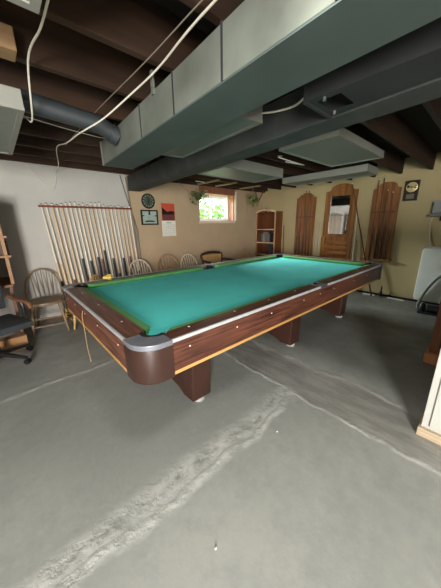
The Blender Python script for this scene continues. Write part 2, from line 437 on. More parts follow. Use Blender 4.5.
# body is built as walls plus an underside with a real opening
def quad(bm, pts): bm.faces.new([bm.verts.new(p) for p in pts])
ox0, ox1, oy0, oy1 = 0.875, 1.02, -0.40, -0.29
pb = lambda x, y: (x, y, 1.90)
quad(bm, [pb(0.83, y0), pb(1.085, y0), pb(ox1, oy1), pb(ox0, oy1)])
quad(bm, [pb(0.83, y0), pb(ox0, oy1), pb(ox0, oy0), pb(0.83, oy0)])
quad(bm, [pb(1.085, y0), pb(1.07, oy0), pb(ox1, oy0), pb(ox1, oy1)])
quad(bm, [pb(0.83, oy0), pb(ox0, oy0), pb(ox1, oy0), pb(1.07, oy0), pb(0.89, -2.7), pb(0.83, -2.7)])
quad(bm, [(0.83, y0, 1.90), (0.83, -2.7, 1.90), (0.83, -2.7, 2.126), (0.83, y0, 2.126)])
quad(bm, [(0.83, y0, 1.90), (0.83, y0, 2.126), (1.085, y0, 2.126), (1.085, y0, 1.90)])
quad(bm, [(1.085, y0, 1.90), (1.085, y0, 2.126), (0.89, -2.7, 2.126), (0.89, -2.7, 1.90)])
quad(bm, [(0.83, y0, 2.126), (0.83, -2.7, 2.126), (0.89, -2.7, 2.126), (1.085, y0, 2.126)])
obj('plenum_body', bm, M['galv_dark'], t)
bm = bm_new(); box(bm, (0.824, y0 - 0.012, 1.892), (1.09, y0 + 0.004, 1.915)); box(bm, (0.824, y0 - 0.012, 1.915), (0.84, y0 + 0.004, 2.115)); obj('flange', bm, M['galv_dark'], t)
for xa, ya in ((0.855, -0.335), (1.035, -0.30)):
    bm = tube(bm_new(), [(xa, ya, 1.90), (xa, ya, 1.886)], 0.008); obj('screw', bm, M['steel'], t)

t = thing('round_duct', 'round blue grey duct running below the joists towards the box duct', 'duct', (0.0, 1.02, 1.97))
bm = bm_new(); tube(bm, [(-0.12, 1.02, 2.06), (0.30, 1.02, 2.03), (0.424, 1.02, 1.975)], 0.055, 20); obj('duct_body', bm, M['pipe'], t, smooth=True)
bm = bm_new(); tube(bm, [(0.38, 1.02, 1.995), (0.426, 1.02, 1.974)], 0.062, 20); obj('collar', bm, M['pipe'], t, smooth=True)

# ------------------------------------------------------------------ fluorescent troffers hung under the joists (all off)
def troffer(x0, x1, y0, y1, z0, h, lab, rz=0.0):
    c = ((x0 + x1) / 2, (y0 + y1) / 2, z0)
    t = thing('ceiling_light', lab, 'ceiling light', c, 0, 'white fluorescent light boxes under the joists')
    w = 0.028
    bm = bm_new()
    box(bm, (x0, y0, z0 + 0.02), (x1, y1, z0 + h), 0.004); rot_z(bm, c, rz); obj('housing', bm, M['fixture'], t)
    bm = bm_new()
    box(bm, (x0, y0, z0), (x1, y0 + w, z0 + 0.02)); box(bm, (x0, y1 - w, z0), (x1, y1, z0 + 0.02))
    box(bm, (x0, y0 + w, z0), (x0 + w, y1 - w, z0 + 0.02)); box(bm, (x1 - w, y0 + w, z0), (x1, y1 - w, z0 + 0.02)); rot_z(bm, c, rz)
    obj('frame', bm, M['fixture'], t)
    bm = box(bm_new(), (x0 + w, y0 + w, z0 + 0.006), (x1 - w, y1 - w, z0 + 0.02)); rot_z(bm, c, rz); obj('diffuser', bm, M['diffuser'], t)
    return t
troffer(0.76, 1.15, 0.24, 1.34, 2.0, 0.12, 'white light box wedged between the pale box duct and the grey beam', radians(-4.6))
troffer(1.79, 2.97, 1.335, 1.885, 2.0, 0.125, 'white light box just in front of the window, past the grey beam')
troffer(1.86, 3.00, 0.045, 0.63, 2.035, 0.07, 'big flat white light box over the far end of the table, right of the window')
troffer(3.44, 3.86, 0.35, 1.67, 2.0, 0.09, 'narrow white light strip running along in front of the cue racks')
troffer(-0.74, -0.13, 0.86, 1.98, 1.955, 0.10, 'white light box at the left edge, below the joists by the round duct')
troffer(-0.74, -0.135, -0.95, 0.16, 2.02, 0.10, 'white light box at the top left corner, nearest the camera')
bm = box(bm_new(), (-0.5, 0.60, 2.10), (-0.15, 0.704, 2.19), 0.004); o = obj('wood_block', bm, M['pine']); tag(o, 'pale wooden block fixed between joists at upper left', 'block')

# ------------------------------------------------------------------ cables
def cable(name, pts, r, m, lab, cat='cable'):
    bm = tube(bm_new(), smooth_pts(pts, 6), r, 6); o = obj(name, bm, m, smooth=True); return tag(o, lab, cat)
cable('electric_cable', [(0.34, -1.4, 2.09), (0.345, -0.2, 2.10), (0.37, 0.28, 2.09), (0.34, 0.54, 2.06), (0.27, 0.80, 2.0), (0.205, 0.95, 1.965), (0.185, 1.1, 1.965), (0.195, 1.5, 2.0), (0.23, 2.05, 2.085), (0.36, 2.75, 2.07), (0.395, 3.19, 2.06), (0.386, 3.205, 1.95), (0.33, 3.208, 1.83), (0.22, 3.208, 1.92), (0.09, 3.208, 2.108)], 0.0045, M['cable'],
      'thick white cable looping under the joists beside the pale duct down the white wall')
cable('electric_cable', [(0.315, -1.4, 2.10), (0.32, -0.15, 2.11), (0.32, 0.32, 2.11), (0.30, 1.14, 2.11), (0.30, 2.0, 2.11)], 0.0028, M['cable_grey'], 'thin grey cable running alongside the thick white one')
cable('electric_cable', [(-0.085, 0.05, 2.12), (-0.09, 0.205, 2.10), (-0.096, 0.354, 2.09), (-0.108, 0.64, 2.10), (-0.085, 0.98, 1.96), (-0.10, 1.10, 2.0), (-0.12, 1.2, 2.03)], 0.0045, M['cable'], 'white cable hanging down in front of the round duct at upper left')
cable('electric_cable', [(-0.12, 1.41, 2.112), (-0.06, 1.42, 2.105), (0.163, 1.476, 2.10), (0.46, 1.545, 2.105), (0.60, 1.56, 2.115)], 0.003, M['cable'], 'thin white wire below the round duct')
cable('electric_cable', [(1.10, 0.235, 2.06), (1.09, 0.1, 2.03), (1.06, -0.06, 2.01), (1.0, -0.2, 2.04), (0.97, -0.25, 2.09)], 0.006, M['cable'], 'short white cable sagging from the wedged light box to the dark plenum')
cable('electric_cable', [(2.3, 0.9, 2.11), (2.1, 0.8, 2.05), (2.4, 0.75, 2.02), (2.7, 0.85, 2.06), (2.5, 0.98, 2.09), (2.9, 1.0, 2.11)], 0.006, M['cable'], 'tangled white cable between the two big light boxes')
cable('twine', [(2.33, 3.12, 2.10), (2.36, 3.14, 2.06), (3.0, 3.19, 1.73), (3.64, 3.203, 1.43)], 0.004, M['cable_grey'], 'thin cord stretched slantwise across the window')
cable('electric_cable', [(1.36, 3.203, 2.10), (1.385, 3.203, 1.7), (1.42, 3.203, 1.3), (1.43, 3.203, 0.2)], 0.012, M['cable_grey'], 'grey cable running down the wall right of the cue row')
cable('electric_cable', [(1.27, 3.2, 2.12), (1.34, 3.2, 1.8), (1.43, 3.2, 1.45), (1.47, 3.2, 1.22)], 0.007, M['dark_brown'], 'dark cable slanting from the beam end beside the cue row')
cable('drain_pipe', [(1.46, 3.195, 1.3), (1.475, 3.195, 0.0)], 0.014, M['cable_grey'], 'pale grey pipe on the wall right of the cue row')

# ------------------------------------------------------------------ pool table
TL, TW, TH, TZ = 3.565, 1.775, 0.80, 0.602
K = 0.175
table = thing('pool_table', 'long pool table with teal cloth and brown woodgrain sides', 'pool table', (TL / 2, TW / 2, 0))
RW0, RW1, RW2 = 0.013, 0.13, 0.185      # trim, wood, cushion widths
# bed
def bed_outline():
    a, b = 0.15, TL - 0.15; c, d = 0.15, TW - 0.15
    k = 0.09
    return [(a + k, c), (b - k, c), (b, c + k), (b, d - k), (b - k, d), (a + k, d), (a, d - k), (a, c + k)]
bm = prism(bm_new(), bed_outline(), 'z', 0.715, 0.757); obj('playing_surface', bm, M['cloth'], table)
bm = box(bm_new(), (0.24, 0.24, 0.60), (TL - 0.24, TW - 0.24, 0.714)); obj('frame', bm, M['leg_lam'], table)
W_ALONG = {'x': TL, 'y': TW}
def rail(axis, s0, s1, side):
    """rail along axis from s0 to s1; side: 0 low edge, 1 high edge"""
    RW1, RW2 = (0.112, 0.162) if axis == 'x' else (0.132, 0.19)
    W = TW if axis == 'x' else TL
    def cvt(u): return u if side == 0 else W - u
    wood_p = [(RW0, 0.60 + 0.14), (RW1, 0.74), (RW1, TH - 0.002), (RW0, TH - 0.002)]
    cush_p = [(RW1, 0.745), (RW1, TH - 0.002), (RW2 - 0.006, TH - 0.009), (RW2, TH - 0.016), (RW2 - 0.028, 0.758)]
    ax = 'x' if axis == 'x' else 'y'
    mm = M['rail_x'] if axis == 'x' else M['rail_y']
    c0 = 0.04 if s0 < 0.3 else 0.0; c1 = 0.04 if s1 > W_ALONG[axis] - 0.3 else 0.0
    plan = [(s0, RW0), (s1, RW0), (s1, RW1 - 0.03), (s1 - c1, RW1), (s0 + c0, RW1), (s0, RW1 - 0.03)]
    bm = prism(bm_new(), [(s, cvt(u)) if axis == 'x' else (cvt(u), s) for s, u in plan], 'z', 0.74, TH - 0.002); r = obj('rail', bm, mm, table)
    # cushion with mitred ends
    bm = bm_new(); f = 0.055
    va = []; vb = []
    for u, z in cush_p:
        m_ = (u - RW1) / (RW2 - RW1) * f
        for lst, s in ((va, s0 + 0.035 + m_), (vb, s1 - 0.035 - m_)):
            lst.append(bm.verts.new((s, cvt(u), z) if axis == 'x' else (cvt(u), s, z)))
    n = len(va); fs = [bm.faces.new(va), bm.faces.new(vb[::-1])]
    for i in range(n): fs.append(bm.faces.new((va[i], vb[i], vb[(i + 1) % n], va[(i + 1) % n])))
    bmesh.ops.recalc_face_normals(bm, faces=fs)
    obj('cushion', bm, M['cushion'], table)
    return r
def sights(r, axis, positions, side):
    W = TW if axis == 'x' else TL
    for p in positions:
        u = 0.085 if side == 0 else W - 0.085
        c = (p, u, TH - 0.0025) if axis == 'x' else (u, p, TH - 0.0025)
        bm = lathe(bm_new(), [(0.0065, 0), (0.006, 0.0015)], c, 10); obj('sight', bm, M['sight'], r)
MX = TL / 2
SP = 0.065
for side in (0, 1):
    r = rail('x', K, MX - SP, side); sights(r, 'x', [K + 0.16 + 0.365 * i for i in range(4)], side)
    r = rail('x', MX + SP, TL - K, side); sights(r, 'x', [MX + 0.30 + 0.365 * i for i in range(4)], side)
    r = rail('y', K, TW - K, side); sights(r, 'y', [K + 0.25 + 0.45 * i for i in range(3)], side)
# aprons, trims, mouldings
for side in (0, 1):
    yo = 0 if side == 0 else TW
    sg = 1 if side == 0 else -1
    bm = box(bm_new(), (K - 0.01, min(yo + sg * 0.003, yo + sg * 0.022), 0.612), (TL - K + 0.01, max(yo + sg * 0.003, yo + sg * 0.022), TH - 0.02)); ap = obj('apron', bm, M['rail_x'], table)
    for px in (0.28, 0.64, 0.996, 1.44, 1.72, 2.0, 2.5, 2.9, 3.22):
        bm = lathe(bm_new(), [(0.0048, -0.002), (0.004, 0.002)], (px, yo + sg * 0.003, 0.729), 10, 'y'); obj('bolt_cover', bm, M['sight'], ap)
    bm = box(bm_new(), (K - 0.01, min(yo, yo + sg * 0.014), TH - 0.020), (TL - K + 0.01, max(yo, yo + sg * 0.014), TH), 0.004); obj('edge_trim', bm, M['alu'], table)
    bm = box(bm_new(), (K - 0.01, min(yo + sg * 0.001, yo + sg * 0.026), TZ - 0.004), (TL - K + 0.01, max(yo + sg * 0.001, yo + sg * 0.026), TZ + 0.016), 0.003); obj('base_moulding', bm, M['gold_wood'], table)
    xo = 0 if side == 0 else TL
    bm = box(bm_new(), (min(xo + sg * 0.003, xo + sg * 0.022), K - 0.01, 0.612), (max(xo + sg * 0.003, xo + sg * 0.022), TW - K + 0.01, TH - 0.02)); ap = obj('apron', bm, M['rail_y'], table)
    for py in (0.282, 0.645, 0.95, 1.247, 1.5):
        bm = lathe(bm_new(), [(0.0048, -0.002), (0.004, 0.002)], (xo + sg * 0.003, py, 0.729), 10, 'x'); obj('bolt_cover', bm, M['sight'], ap)
    bm = box(bm_new(), (min(xo, xo + sg * 0.014), K - 0.01, TH - 0.020), (max(xo, xo + sg * 0.014), TW - K + 0.01, TH), 0.004); obj('edge_trim', bm, M['alu'], table)
    bm = box(bm_new(), (min(xo + sg * 0.001, xo + sg * 0.026), K - 0.01, TZ - 0.004), (max(xo + sg * 0.001, xo + sg * 0.026), TW - K + 0.01, TZ + 0.016), 0.003); obj('base_moulding', bm, M['gold_wood'], table)
# corner castings
PC, PR = 0.152, 0.062
def corner(sx, sy):
    def F(p): return (p[0] if sx == 0 else TL - p[0], p[1] if sy == 0 else TW - p[1])
    R = 0.125
    o = -0.004
    outer = [(K, o)] + [(o + R - R * sin(a), o + R - R * cos(a)) for a in [i * pi / 2 / 20 for i in range(21)]] + [(o, K)]
    arc = [(PC + PR * cos(a), PC + PR * sin(a)) for a in [radians(161 + 12.8 * i) for i in range(11)]]
    cap = outer + [(0.09, K)] + arc + [(K, 0.09)]
    bm = prism(bm_new(), [F(p) for p in cap], 'z', TH - 0.026, TH + 0.002, 0.003); obj('corner_casting', bm, M['silver'], table)
    body = outer + [(0.03, K)] + [(0.03 + (R - 0.03) * (1 - sin(a)), 0.03 + (R - 0.03) * (1 - cos(a))) for a in [i * pi / 2 / 10 for i in range(10, -1, -1)]] + [(K, 0.03)]
    bm = prism(bm_new(), [F(p) for p in body], 'z', 0.592, TH - 0.026, 0.002); obj('corner_skirt', bm, M['brown_plastic'], table, smooth=True)
    c = F((PC, PC))
    bm = bm_new(); n = 20
    rings = [[bm.verts.new((c[0] + r * cos(2 * pi * k / n), c[1] + r * sin(2 * pi * k / n), z)) for k in range(n)] for r, z in ((PR + 0.0, TH - 0.004), (PR - 0.003, TH - 0.006), (PR - 0.003, 0.64))]
    # pocket throat open towards the bed: keep only the outer part of the top ring
    for i in range(2):
        for k in range(n):
            mid = 2 * pi * (k + 0.5) / n
            dx, dy = cos(mid) * (1 if sx == 0 else -1), sin(mid) * (1 if sy == 0 else -1)
            if dx + dy > 0.75: continue
            bm.faces.new((rings[i][k], rings[i][(k + 1) % n], rings[i + 1][(k + 1) % n], rings[i + 1][k]))
    bm.faces.new(rings[2])
    obj('pocket_liner', bm, M['hole'], table)
    angs = [radians(150 + 15 * i) for i in range(11)]
    ring = [(PC + (PR + 0.010) * cos(a), PC + (PR + 0.010) * sin(a)) for a in angs] + [(PC + (PR - 0.012) * cos(a), PC + (PR - 0.012) * sin(a)) for a in angs[::-1]]
    bm = prism(bm_new(), [F(p) for p in ring], 'z', TH - 0.012, TH + 0.005, 0.002); obj('pocket_rim', bm, M['black'], table)
for sx in (0, 1):
    for sy in (0, 1): corner(sx, sy)
# cloth lips falling into the corner pockets
for sx in (0, 1):
    for sy in (0, 1):
        F = lambda p: (p[0] if sx == 0 else TL - p[0], p[1] if sy == 0 else TW - p[1])
        n = 10
        rim = [(0.172 + 0.06 * cos(radians(315 - 180 * i / n)), 0.172 + 0.06 * sin(radians(315 - 180 * i / n))) for i in range(n + 1)]
        bm = bm_new()
        top = [bm.verts.new((*F(p), 0.7578)) for p in ((0.27, 0.17), (0.17, 0.27))]
        mid = [bm.verts.new((*F(p), 0.756 - 0.02 * sin(pi * i / n))) for i, p in enumerate(rim)]
        low = [bm.verts.new((*F((p[0] + 0.012, p[1] + 0.012)), 0.70)) for p in rim]
        bm.faces.new([top[0]] + mid + [top[1]])
        for i in range(n): bm.faces.new((mid[i], mid[i + 1], low[i + 1], low[i]))
        bmesh.ops.recalc_face_normals(bm, faces=bm.faces[:])
        obj('cloth_lip', bm, M['cloth'], table)
# side pockets
for side in (0, 1):
    F = lambda u: u if side == 0 else TW - u
    cc = 0.115
    arc = [(MX + 0.055 * cos(a), F(cc + 0.055 * sin(a))) for a in [radians(d) for d in range(180, 361, 18)]]
    outl = [(MX - SP, F(0.0)), (MX - SP, F(RW1))] + arc + [(MX + SP, F(RW1)), (MX + SP, F(0.0))]
    bm = prism(bm_new(), outl, 'z', TH - 0.024, TH + 0.002, 0.002); obj('side_casting', bm, M['silver'], table)
    bm = bm_new(); n = 18
    rr = [[bm.verts.new((MX + 0.053 * cos(2 * pi * k / n), F(cc + 0.053 * sin(2 * pi * k / n)), z)) for k in range(n)] for z in (TH - 0.006, 0.66)]
    for k in range(n):
        if sin(2 * pi * (k + 0.5) / n) < 0.4: bm.faces.new((rr[0][k], rr[0][(k + 1) % n], rr[1][(k + 1) % n], rr[1][k]))
    bm.faces.new(rr[1]); obj('pocket_liner', bm, M['hole'], table)
# pedestals: a slab across the table with an arch cut into its foot
for px in (0.505, 1.83, 3.12):
    h0 = 0.035
    half = [(0.30, 0.605), (0.33, 0.34), (0.34, h0), (0.47, h0), (0.495, 0.05), (0.55, 0.07), (0.65, 0.088), (0.76, 0.096)]
    prof = half + [(TW - y, z) for y, z in half[::-1]]
    bm = prism(bm_new(), prof, 'x', px, px + 0.18, 0.014)
    ped = obj('pedestal', bm, M['leg_lam'], table)
    for py in (0.39, TW - 0.39):
        bm = lathe(bm_new(), [(0.05, 0.0), (0.052, 0.012), (0.04, 0.036)], (px + 0.09, py, 0), 16); obj('leveler', bm, M['pale'], ped, smooth=True)
# hook and cord on the near end
bm = tube(bm_new(), smooth_pts([(-0.004, 0.97, 0.745), (-0.014, 0.968, 0.70), (-0.016, 0.955, 0.60), (-0.02, 0.94, 0.47), (-0.014, 0.935, 0.34)], 5), 0.002, 6); o = obj('twine', bm, M['cord'], smooth=True)
tag(o, 'tan cord hanging from the short end of the pool table', 'cord')
# crumpled yellow duster on the far rail
bm = bm_new(); bmesh.ops.create_icosphere(bm, subdivisions=3, radius=0.05)
for v in bm.verts:
    n_ = sin(v.co.x * 90) * 0.007 + sin(v.co.y * 110 + 1) * 0.007 + sin(v.co.x * 60 + v.co.y * 70) * 0.006
    v.co += v.co.normalized() * n_; v.co.z *= 0.5; v.co.x *= 0.95; v.co.y *= 0.8
bm.transform(Matrix.Translation((0.43, TW - 0.07, TH + 0.028)))
o = obj('duster', bm, M['yellow'], smooth=True); tag(o, 'crumpled yellow cloth on the far long rail, in front of the cue row', 'cloth')

# ------------------------------------------------------------------ cues
def cue(p0, p1, shaft, wrapm, buttm, lab, group, r0=0.0145, r1=0.0062, wa=0.10, wb=0.32):
    p0 = Vector(p0); p1 = Vector(p1); d = p1 - p0
    P = lambda f: p0 + d * f
    R = lambda f: r0 + (r1 - r0) * f
    t = thing('pool_cue', lab, 'cue', p0, 0, group)
    obj('butt', tube(bm_new(), [P(0), P(wa)], [R(0), R(wa)], 10), buttm, t, smooth=True)
    obj('wrap', tube(bm_new(), [P(wa), P(wb)], [R(wa), R(wb)], 10), wrapm, t, smooth=True)
    obj('shaft', tube(bm_new(), [P(wb), P(0.975)], [R(wb), R(0.975)], 10), shaft, t, smooth=True)
    obj('ferrule', tube(bm_new(), [P(0.975), P(0.992)], [R(0.975), R(0.99)], 8), M['ferrule'], t, smooth=True)
    obj('tip', tube(bm_new(), [P(0.992), P(1)], [R(0.992), R(1) * 0.9], 8), M['tip'], t, smooth=True)
    return t

# long row on the white wall
rack = thing('cue_rack', 'long dark wooden bar holding the row of cues on the white wall', 'cue rack', (0.76, 3.19, 0))
bm = box(bm_new(), (0.125, 3.165, 1.605), (1.39, 3.179, 1.632), 0.004); obj('rail', bm, M['cue_red'], rack)
for x in (0.14, 0.76, 1.375):
    bm = box(bm_new(), (x - 0.012, 3.179, 1.608), (x + 0.012, YW, 1.630)); obj('bracket', bm, M['cue_brown'], rack)
bm = box(bm_new(), (0.16, 3.10, 0.10), (1.47, YW, 0.13), 0.004); obj('base_shelf', bm, M['cue_brown'], rack)
names = {0: 'first', 1: 'second', 2: 'third', 3: 'fourth', 4: 'fifth', 5: 'sixth', 6: 'seventh', 7: 'eighth', 8: 'ninth', 9: 'tenth', 10: 'eleventh', 11: 'twelfth', 12: 'thirteenth', 13: 'fourteenth', 14: 'fifteenth', 15: 'sixteenth', 16: 'seventeenth', 17: 'eighteenth', 18: 'nineteenth', 19: 'twentieth', 20: 'twenty-first', 21: 'twenty-second'}
NC = 22
styles = ['pt', 'pt', 'tan', 'pale', 'tan', 'pale', 'dark', 'pale', 'blue', 'tan', 'blue', 'red', 'dark', 'pale', 'dark', 'tan', 'pale', 'dark', 'tan', 'red', 'tan', 'pale']
SM = {'pt': ('maple', 'cue_tan', 'ink', 'pale cue with a black butt end'), 'tan': ('cue_tan', 'cue_tan', 'cue_dark', 'tan cue with a dark butt end'),
      'pale': ('maple', 'maple', 'cue_brown', 'pale cue with a brown butt end'), 'dark': ('maple', 'ink', 'cue_dark', 'pale cue with a black wrap'),
      'blue': ('maple', 'cue_blue', 'ink', 'pale cue with a blue wrap'), 'red': ('cue_tan', 'cue_red', 'cue_brown', 'tan cue with a reddish butt')}
for i in range(NC):
    f = i / (NC - 1)
    xt = 0.165 + f * (1.355 - 0.165) + random.uniform(-0.008, 0.008)
    xb = 0.245 + f * (1.405 - 0.245)
    zt = 1.655 + random.uniform(-0.005, 0.055)
    sh, wr, bt, desc = SM[styles[i]]
    cue((xb, 3.135, 0.131), (xt, 3.194, zt), M[sh], M[wr], M[bt], f'{desc}, {names[i]} from left in the white wall row', 'cues in the long row on the white wall', 0.018, 0.0115, 0.24 + 0.06 * (i % 3 == 0), 0.46 + 0.12 * random.random() ** 2)

# ------------------------------------------------------------------ right-wall racks
def arch(y0, y1, z0, z1, zt, n=12, sh=0.16):
    w = y1 - y0
    pts = [(y0, z0), (y1, z0), (y1, z1)]
    pts += [(y1 - w * sh * 0.5, z1 + 0.004)]
    for i in range(n + 1):
        a = pi * i / n
        yc = (y0 + y1) / 2; r = w * (0.5 - sh)
        pts.append((yc + r * cos(a), z1 + 0.02 + (zt - z1 - 0.02) * sin(a) ** 0.8))
    pts += [(y0 + w * sh * 0.5, z1 + 0.004), (y0, z1)]
    return pts
def wall_rack(y0, y1, z0, z1, zt, zr, lab):
    t = thing('cue_rack', lab, 'cue rack', (XR - 0.02, (y0 + y1) / 2, z0), 0, 'wooden cue racks on the right wall')
    bm = prism(bm_new(), arch(y0, y1, z0, z1, zt), 'x', XR - 0.022, XR, 0.003); obj('back_board', bm, M['oak_z'], t)
    bm = box(bm_new(), (XR - 0.095, y0 - 0.03, z0 - 0.02), (XR, y1 + 0.03, z0 + 0.005), 0.004); obj('base_shelf', bm, M['oak_y'], t)
    bm = box(bm_new(), (XR - 0.05, y0 + 0.02, zr - 0.01), (XR - 0.022, y1 - 0.02, zr + 0.01), 0.003); obj('clip_rail', bm, M['cue_brown'], t)
    return t
wall_rack(1.785, 2.25, 0.645, 1.89, 1.985, 1.483, 'left wooden cue rack with arched top, next to the bookcase')
wall_rack(0.275, 0.70, 0.685, 1.915, 2.02, 1.52, 'right wooden cue rack with arched top, below left of the gold clock')
for i, y in enumerate((2.17, 2.09, 2.005, 1.93, 1.86)):
    cue((XR - 0.068, y - 0.01, 0.651), (XR - 0.06, y + 0.005, 2.02 + (0.05 if i in (2, 3) else -0.03 * abs(i - 2.5))), M[('cue_brown', 'cue_red', 'cue_brown', 'cue_brown', 'cue_red')[i]], M['cue_dark'], M['cue_dark'],
        f'brown cue with a dark butt, {names[i]} from the left in the left arched rack', 'cues in the left arched rack')
for i, y in enumerate((0.61, 0.53, 0.45, 0.37)):
    cue((XR - 0.068, y - 0.012, 0.691), (XR - 0.06, y + 0.012, (2.10, 2.12, 1.90, 1.86)[i]), M[('cue_brown', 'cue_red', 'cue_brown', 'cue_red')[i]], M['cue_dark'], M['cue_dark'],
        f'dark brown cue, {names[i]} from the left in the right arched rack', 'cues in the right arched rack')

# mirror rack
y0, y1, z0, z1, zt = 0.96, 1.575, 0.645, 1.955, 2.085
mr = thing('mirror_rack', 'wooden arched mirror with shelf slats below, between two cue racks', 'mirror', (XR - 0.02, 1.27, z0))
my0, my1, mz0, mz1 = 1.085, 1.465, 1.125, 1.865
outer = arch(y0, y1, z0, z1, zt)
bm = bm_new()
box(bm, (XR - 0.03, y0, mz0 - 0.06), (XR - 0.004, my0, z1 - 0.02)); box(bm, (XR - 0.03, my1, mz0 - 0.06), (XR - 0.004, y1, z1 - 0.02))
box(bm, (XR - 0.03, my0, mz0 - 0.06), (XR - 0.004, my1, mz0))
prism(bm, [(y0, z1 - 0.02), (my0, z1 - 0.02), (my0, mz1), (my1, mz1), (my1, z1 - 0.02), (y1, z1 - 0.02)] + arch(y0, y1, z0, z1, zt)[2:], 'x', XR - 0.03, XR - 0.004)
obj('mirror_frame', bm, M['oak_z'], mr)
bm = box(bm_new(), (XR - 0.012, my0 - 0.005, mz0 - 0.005), (XR - 0.006, my1 + 0.005, mz1 + 0.005)); obj('mirror_glass', bm, M['mirror'], mr)
bm = box(bm_new(), (XR - 0.006, y0 + 0.01, z0), (XR, y1 - 0.01, z1)); obj('back_board', bm, M['oak_z'], mr)
for ya in (y0, y1 - 0.075):
    bm = box(bm_new(), (XR - 0.06, ya, z0), (XR - 0.004, ya + 0.075, mz0 - 0.06), 0.003); obj('side_stile', bm, M['oak_z'], mr)
for z in (0.965, 0.865, 0.76):
    bm = box(bm_new(), (XR - 0.075, y0 + 0.075, z - 0.035), (XR - 0.006, y1 - 0.075, z - 0.022), 0.002); box(bm, (XR - 0.075, y0 + 0.075, z - 0.022), (XR - 0.064, y1 - 0.075, z + 0.02), 0.002); obj('tray', bm, M['oak_y'], mr)
bm = box(bm_new(), (XR - 0.10, y0 - 0.03, z0 - 0.022), (XR, y1 + 0.03, z0 + 0.002), 0.004); obj('base_shelf', bm, M['oak_y'], mr)
# loose cues and rest
cue((4.735, 0.43, 0.0), (4.862, 1.09, 2.10), M['cue_brown'], M['cue_brown'], M['cue_dark'], 'brown cue leaning on the right side of the wooden mirror', 'loose cues by the mirror', 0.0145, 0.0075)
cue((4.80, 0.86, 0.0), (4.875, 0.93, 1.55), M['maple'], M['maple'], M['cue_tan'], 'pale cue standing upright between mirror and right cue rack', 'loose cues by the mirror', 0.013, 0.008)
cue((4.72, 2.42, 0.0), (4.88, 2.56, 1.35), M['cue_red'], M['cue_red'], M['cue_dark'], 'thin reddish cue leaning in the corner beside the bookcase', 'loose cues by the mirror', 0.012, 0.007)
bm = bm_new(); tube(bm, [(4.78, 1.735, 0.0), (4.882, 1.72, 1.375), (4.882, 1.66, 1.375), (4.78, 1.595, 0.0)], 0.007, 8)
o = obj('ball_triangle_stand', bm, M['steel'], smooth=True); tag(o, 'slim metal A-shaped stand leaning between left cue rack and mirror', 'stand'); o.name = 'folding_stand'

# gold clock plaque
t = thing('plaque_clock', 'dark square wooden plaque clock with gold dial on the right wall', 'clock', (XR - 0.01, 0.135, 1.68))
bm = box(bm_new(), (XR - 0.022, 0.035, 1.685), (XR, 0.24, 2.0), 0.005); obj('plaque', bm, M['plaque'], t)
bm = lathe(bm_new(), [(0.078, 0), (0.078, -0.006), (0.07, -0.01)], (XR - 0.022, 0.135, 1.895), 28, 'x'); d = obj('dial', bm, M['gold'], t, smooth=True)
for a in (0.35, pi - 0.35, 0.05, pi + 0.2):
    bm = prism(bm_new(), [(0.135 + 0.012 * cos(a), 1.895 + 0.012 * sin(a)), (0.135 + 0.068 * cos(a - 0.2), 1.895 + 0.068 * sin(a - 0.2)), (0.135 + 0.068 * cos(a + 0.2), 1.895 + 0.068 * sin(a + 0.2))], 'x', XR - 0.0335, XR - 0.0325); obj('hour_mark', bm, M['plaque'], d)
bm = lathe(bm_new(), [(0.013, 0), (0.01, -0.004)], (XR - 0.032, 0.135, 1.895), 12, 'x'); obj('hub', bm, M['ink'], d)
bm = box(bm_new(), (XR - 0.025, 0.085, 1.715), (XR - 0.021, 0.195, 1.79), 0.001); obj('name_plate', bm, M['cable_grey'], t)

# ------------------------------------------------------------------ back-wall pictures
c = (1.715, YW - 0.012, 1.755)
t = thing('wall_clock', 'round dark rimmed wall clock with dull green face on beige wall', 'clock', (1.715, YW - 0.01, 1.63))
bm = lathe(bm_new(), [(0.118, 0.012), (0.126, -0.004), (0.12, -0.016), (0.106, -0.016), (0.104, -0.004)], c, 32, 'y'); obj('rim', bm, M['ink'], t, smooth=True)
bm = lathe(bm_new(), [(0.105, 0.0), (0.105, -0.006)], c, 32, 'y'); f = obj('face', bm, M['dark_green'], t)
for k in range(12):
    a = k * pi / 6; ca, sa = cos(a), sin(a)
    pts = [(c[0] + r * ca - w * sa, c[2] + r * sa + w * ca) for r, w in ((0.078, -0.006), (0.098, -0.006), (0.098, 0.006), (0.078, 0.006))]
    bm = prism(bm_new(), pts, 'y', c[1] - 0.009, c[1] - 0.006); obj('hour_mark', bm, M['pale_green'], f)
for a, L_ in ((pi / 2 + 0.1, 0.08), (-pi / 2 + 0.15, 0.055)):
    ca, sa = cos(a), sin(a)
    pts = [(c[0] + r * ca - w * sa, c[2] + r * sa + w * ca) for r, w in ((-0.01, -0.006), (L_, -0.004), (L_, 0.004), (-0.01, 0.006))]
    bm = prism(bm_new(), pts, 'y', c[1] - 0.013, c[1] - 0.010); obj('hand', bm, M['ink'], f)
t = thing('framed_picture', 'small dark framed pale green picture hanging right below the round clock', 'picture', (1.715, YW - 0.01, 1.36))
px0, px1, pz0, pz1 = 1.56, 1.875, 1.36, 1.61
bm = bm_new(); rect_frame(bm, px0, px1, pz0, pz1, 0.022, YW - 0.024, YW); obj('frame', bm, M['ink'], t)
bm = box(bm_new(), (px0 + 0.02, YW - 0.012, pz0 + 0.02), (px1 - 0.02, YW - 0.004, pz1 - 0.02)); pr = obj('print', bm, M['aqua'], t)
bm = prism(bm_new(), [(px0 + 0.06, 1.41), (px1 - 0.06, 1.41), (px1 - 0.07, 1.424), (px1 - 0.11, 1.434), (px0 + 0.11, 1.434), (px0 + 0.07, 1.424)], 'y', YW - 0.0135, YW - 0.012)
prism(bm, [(1.70, 1.53), (1.735, 1.53), (1.73, 1.588), (1.705, 1.588)], 'y', YW - 0.0135, YW - 0.012)
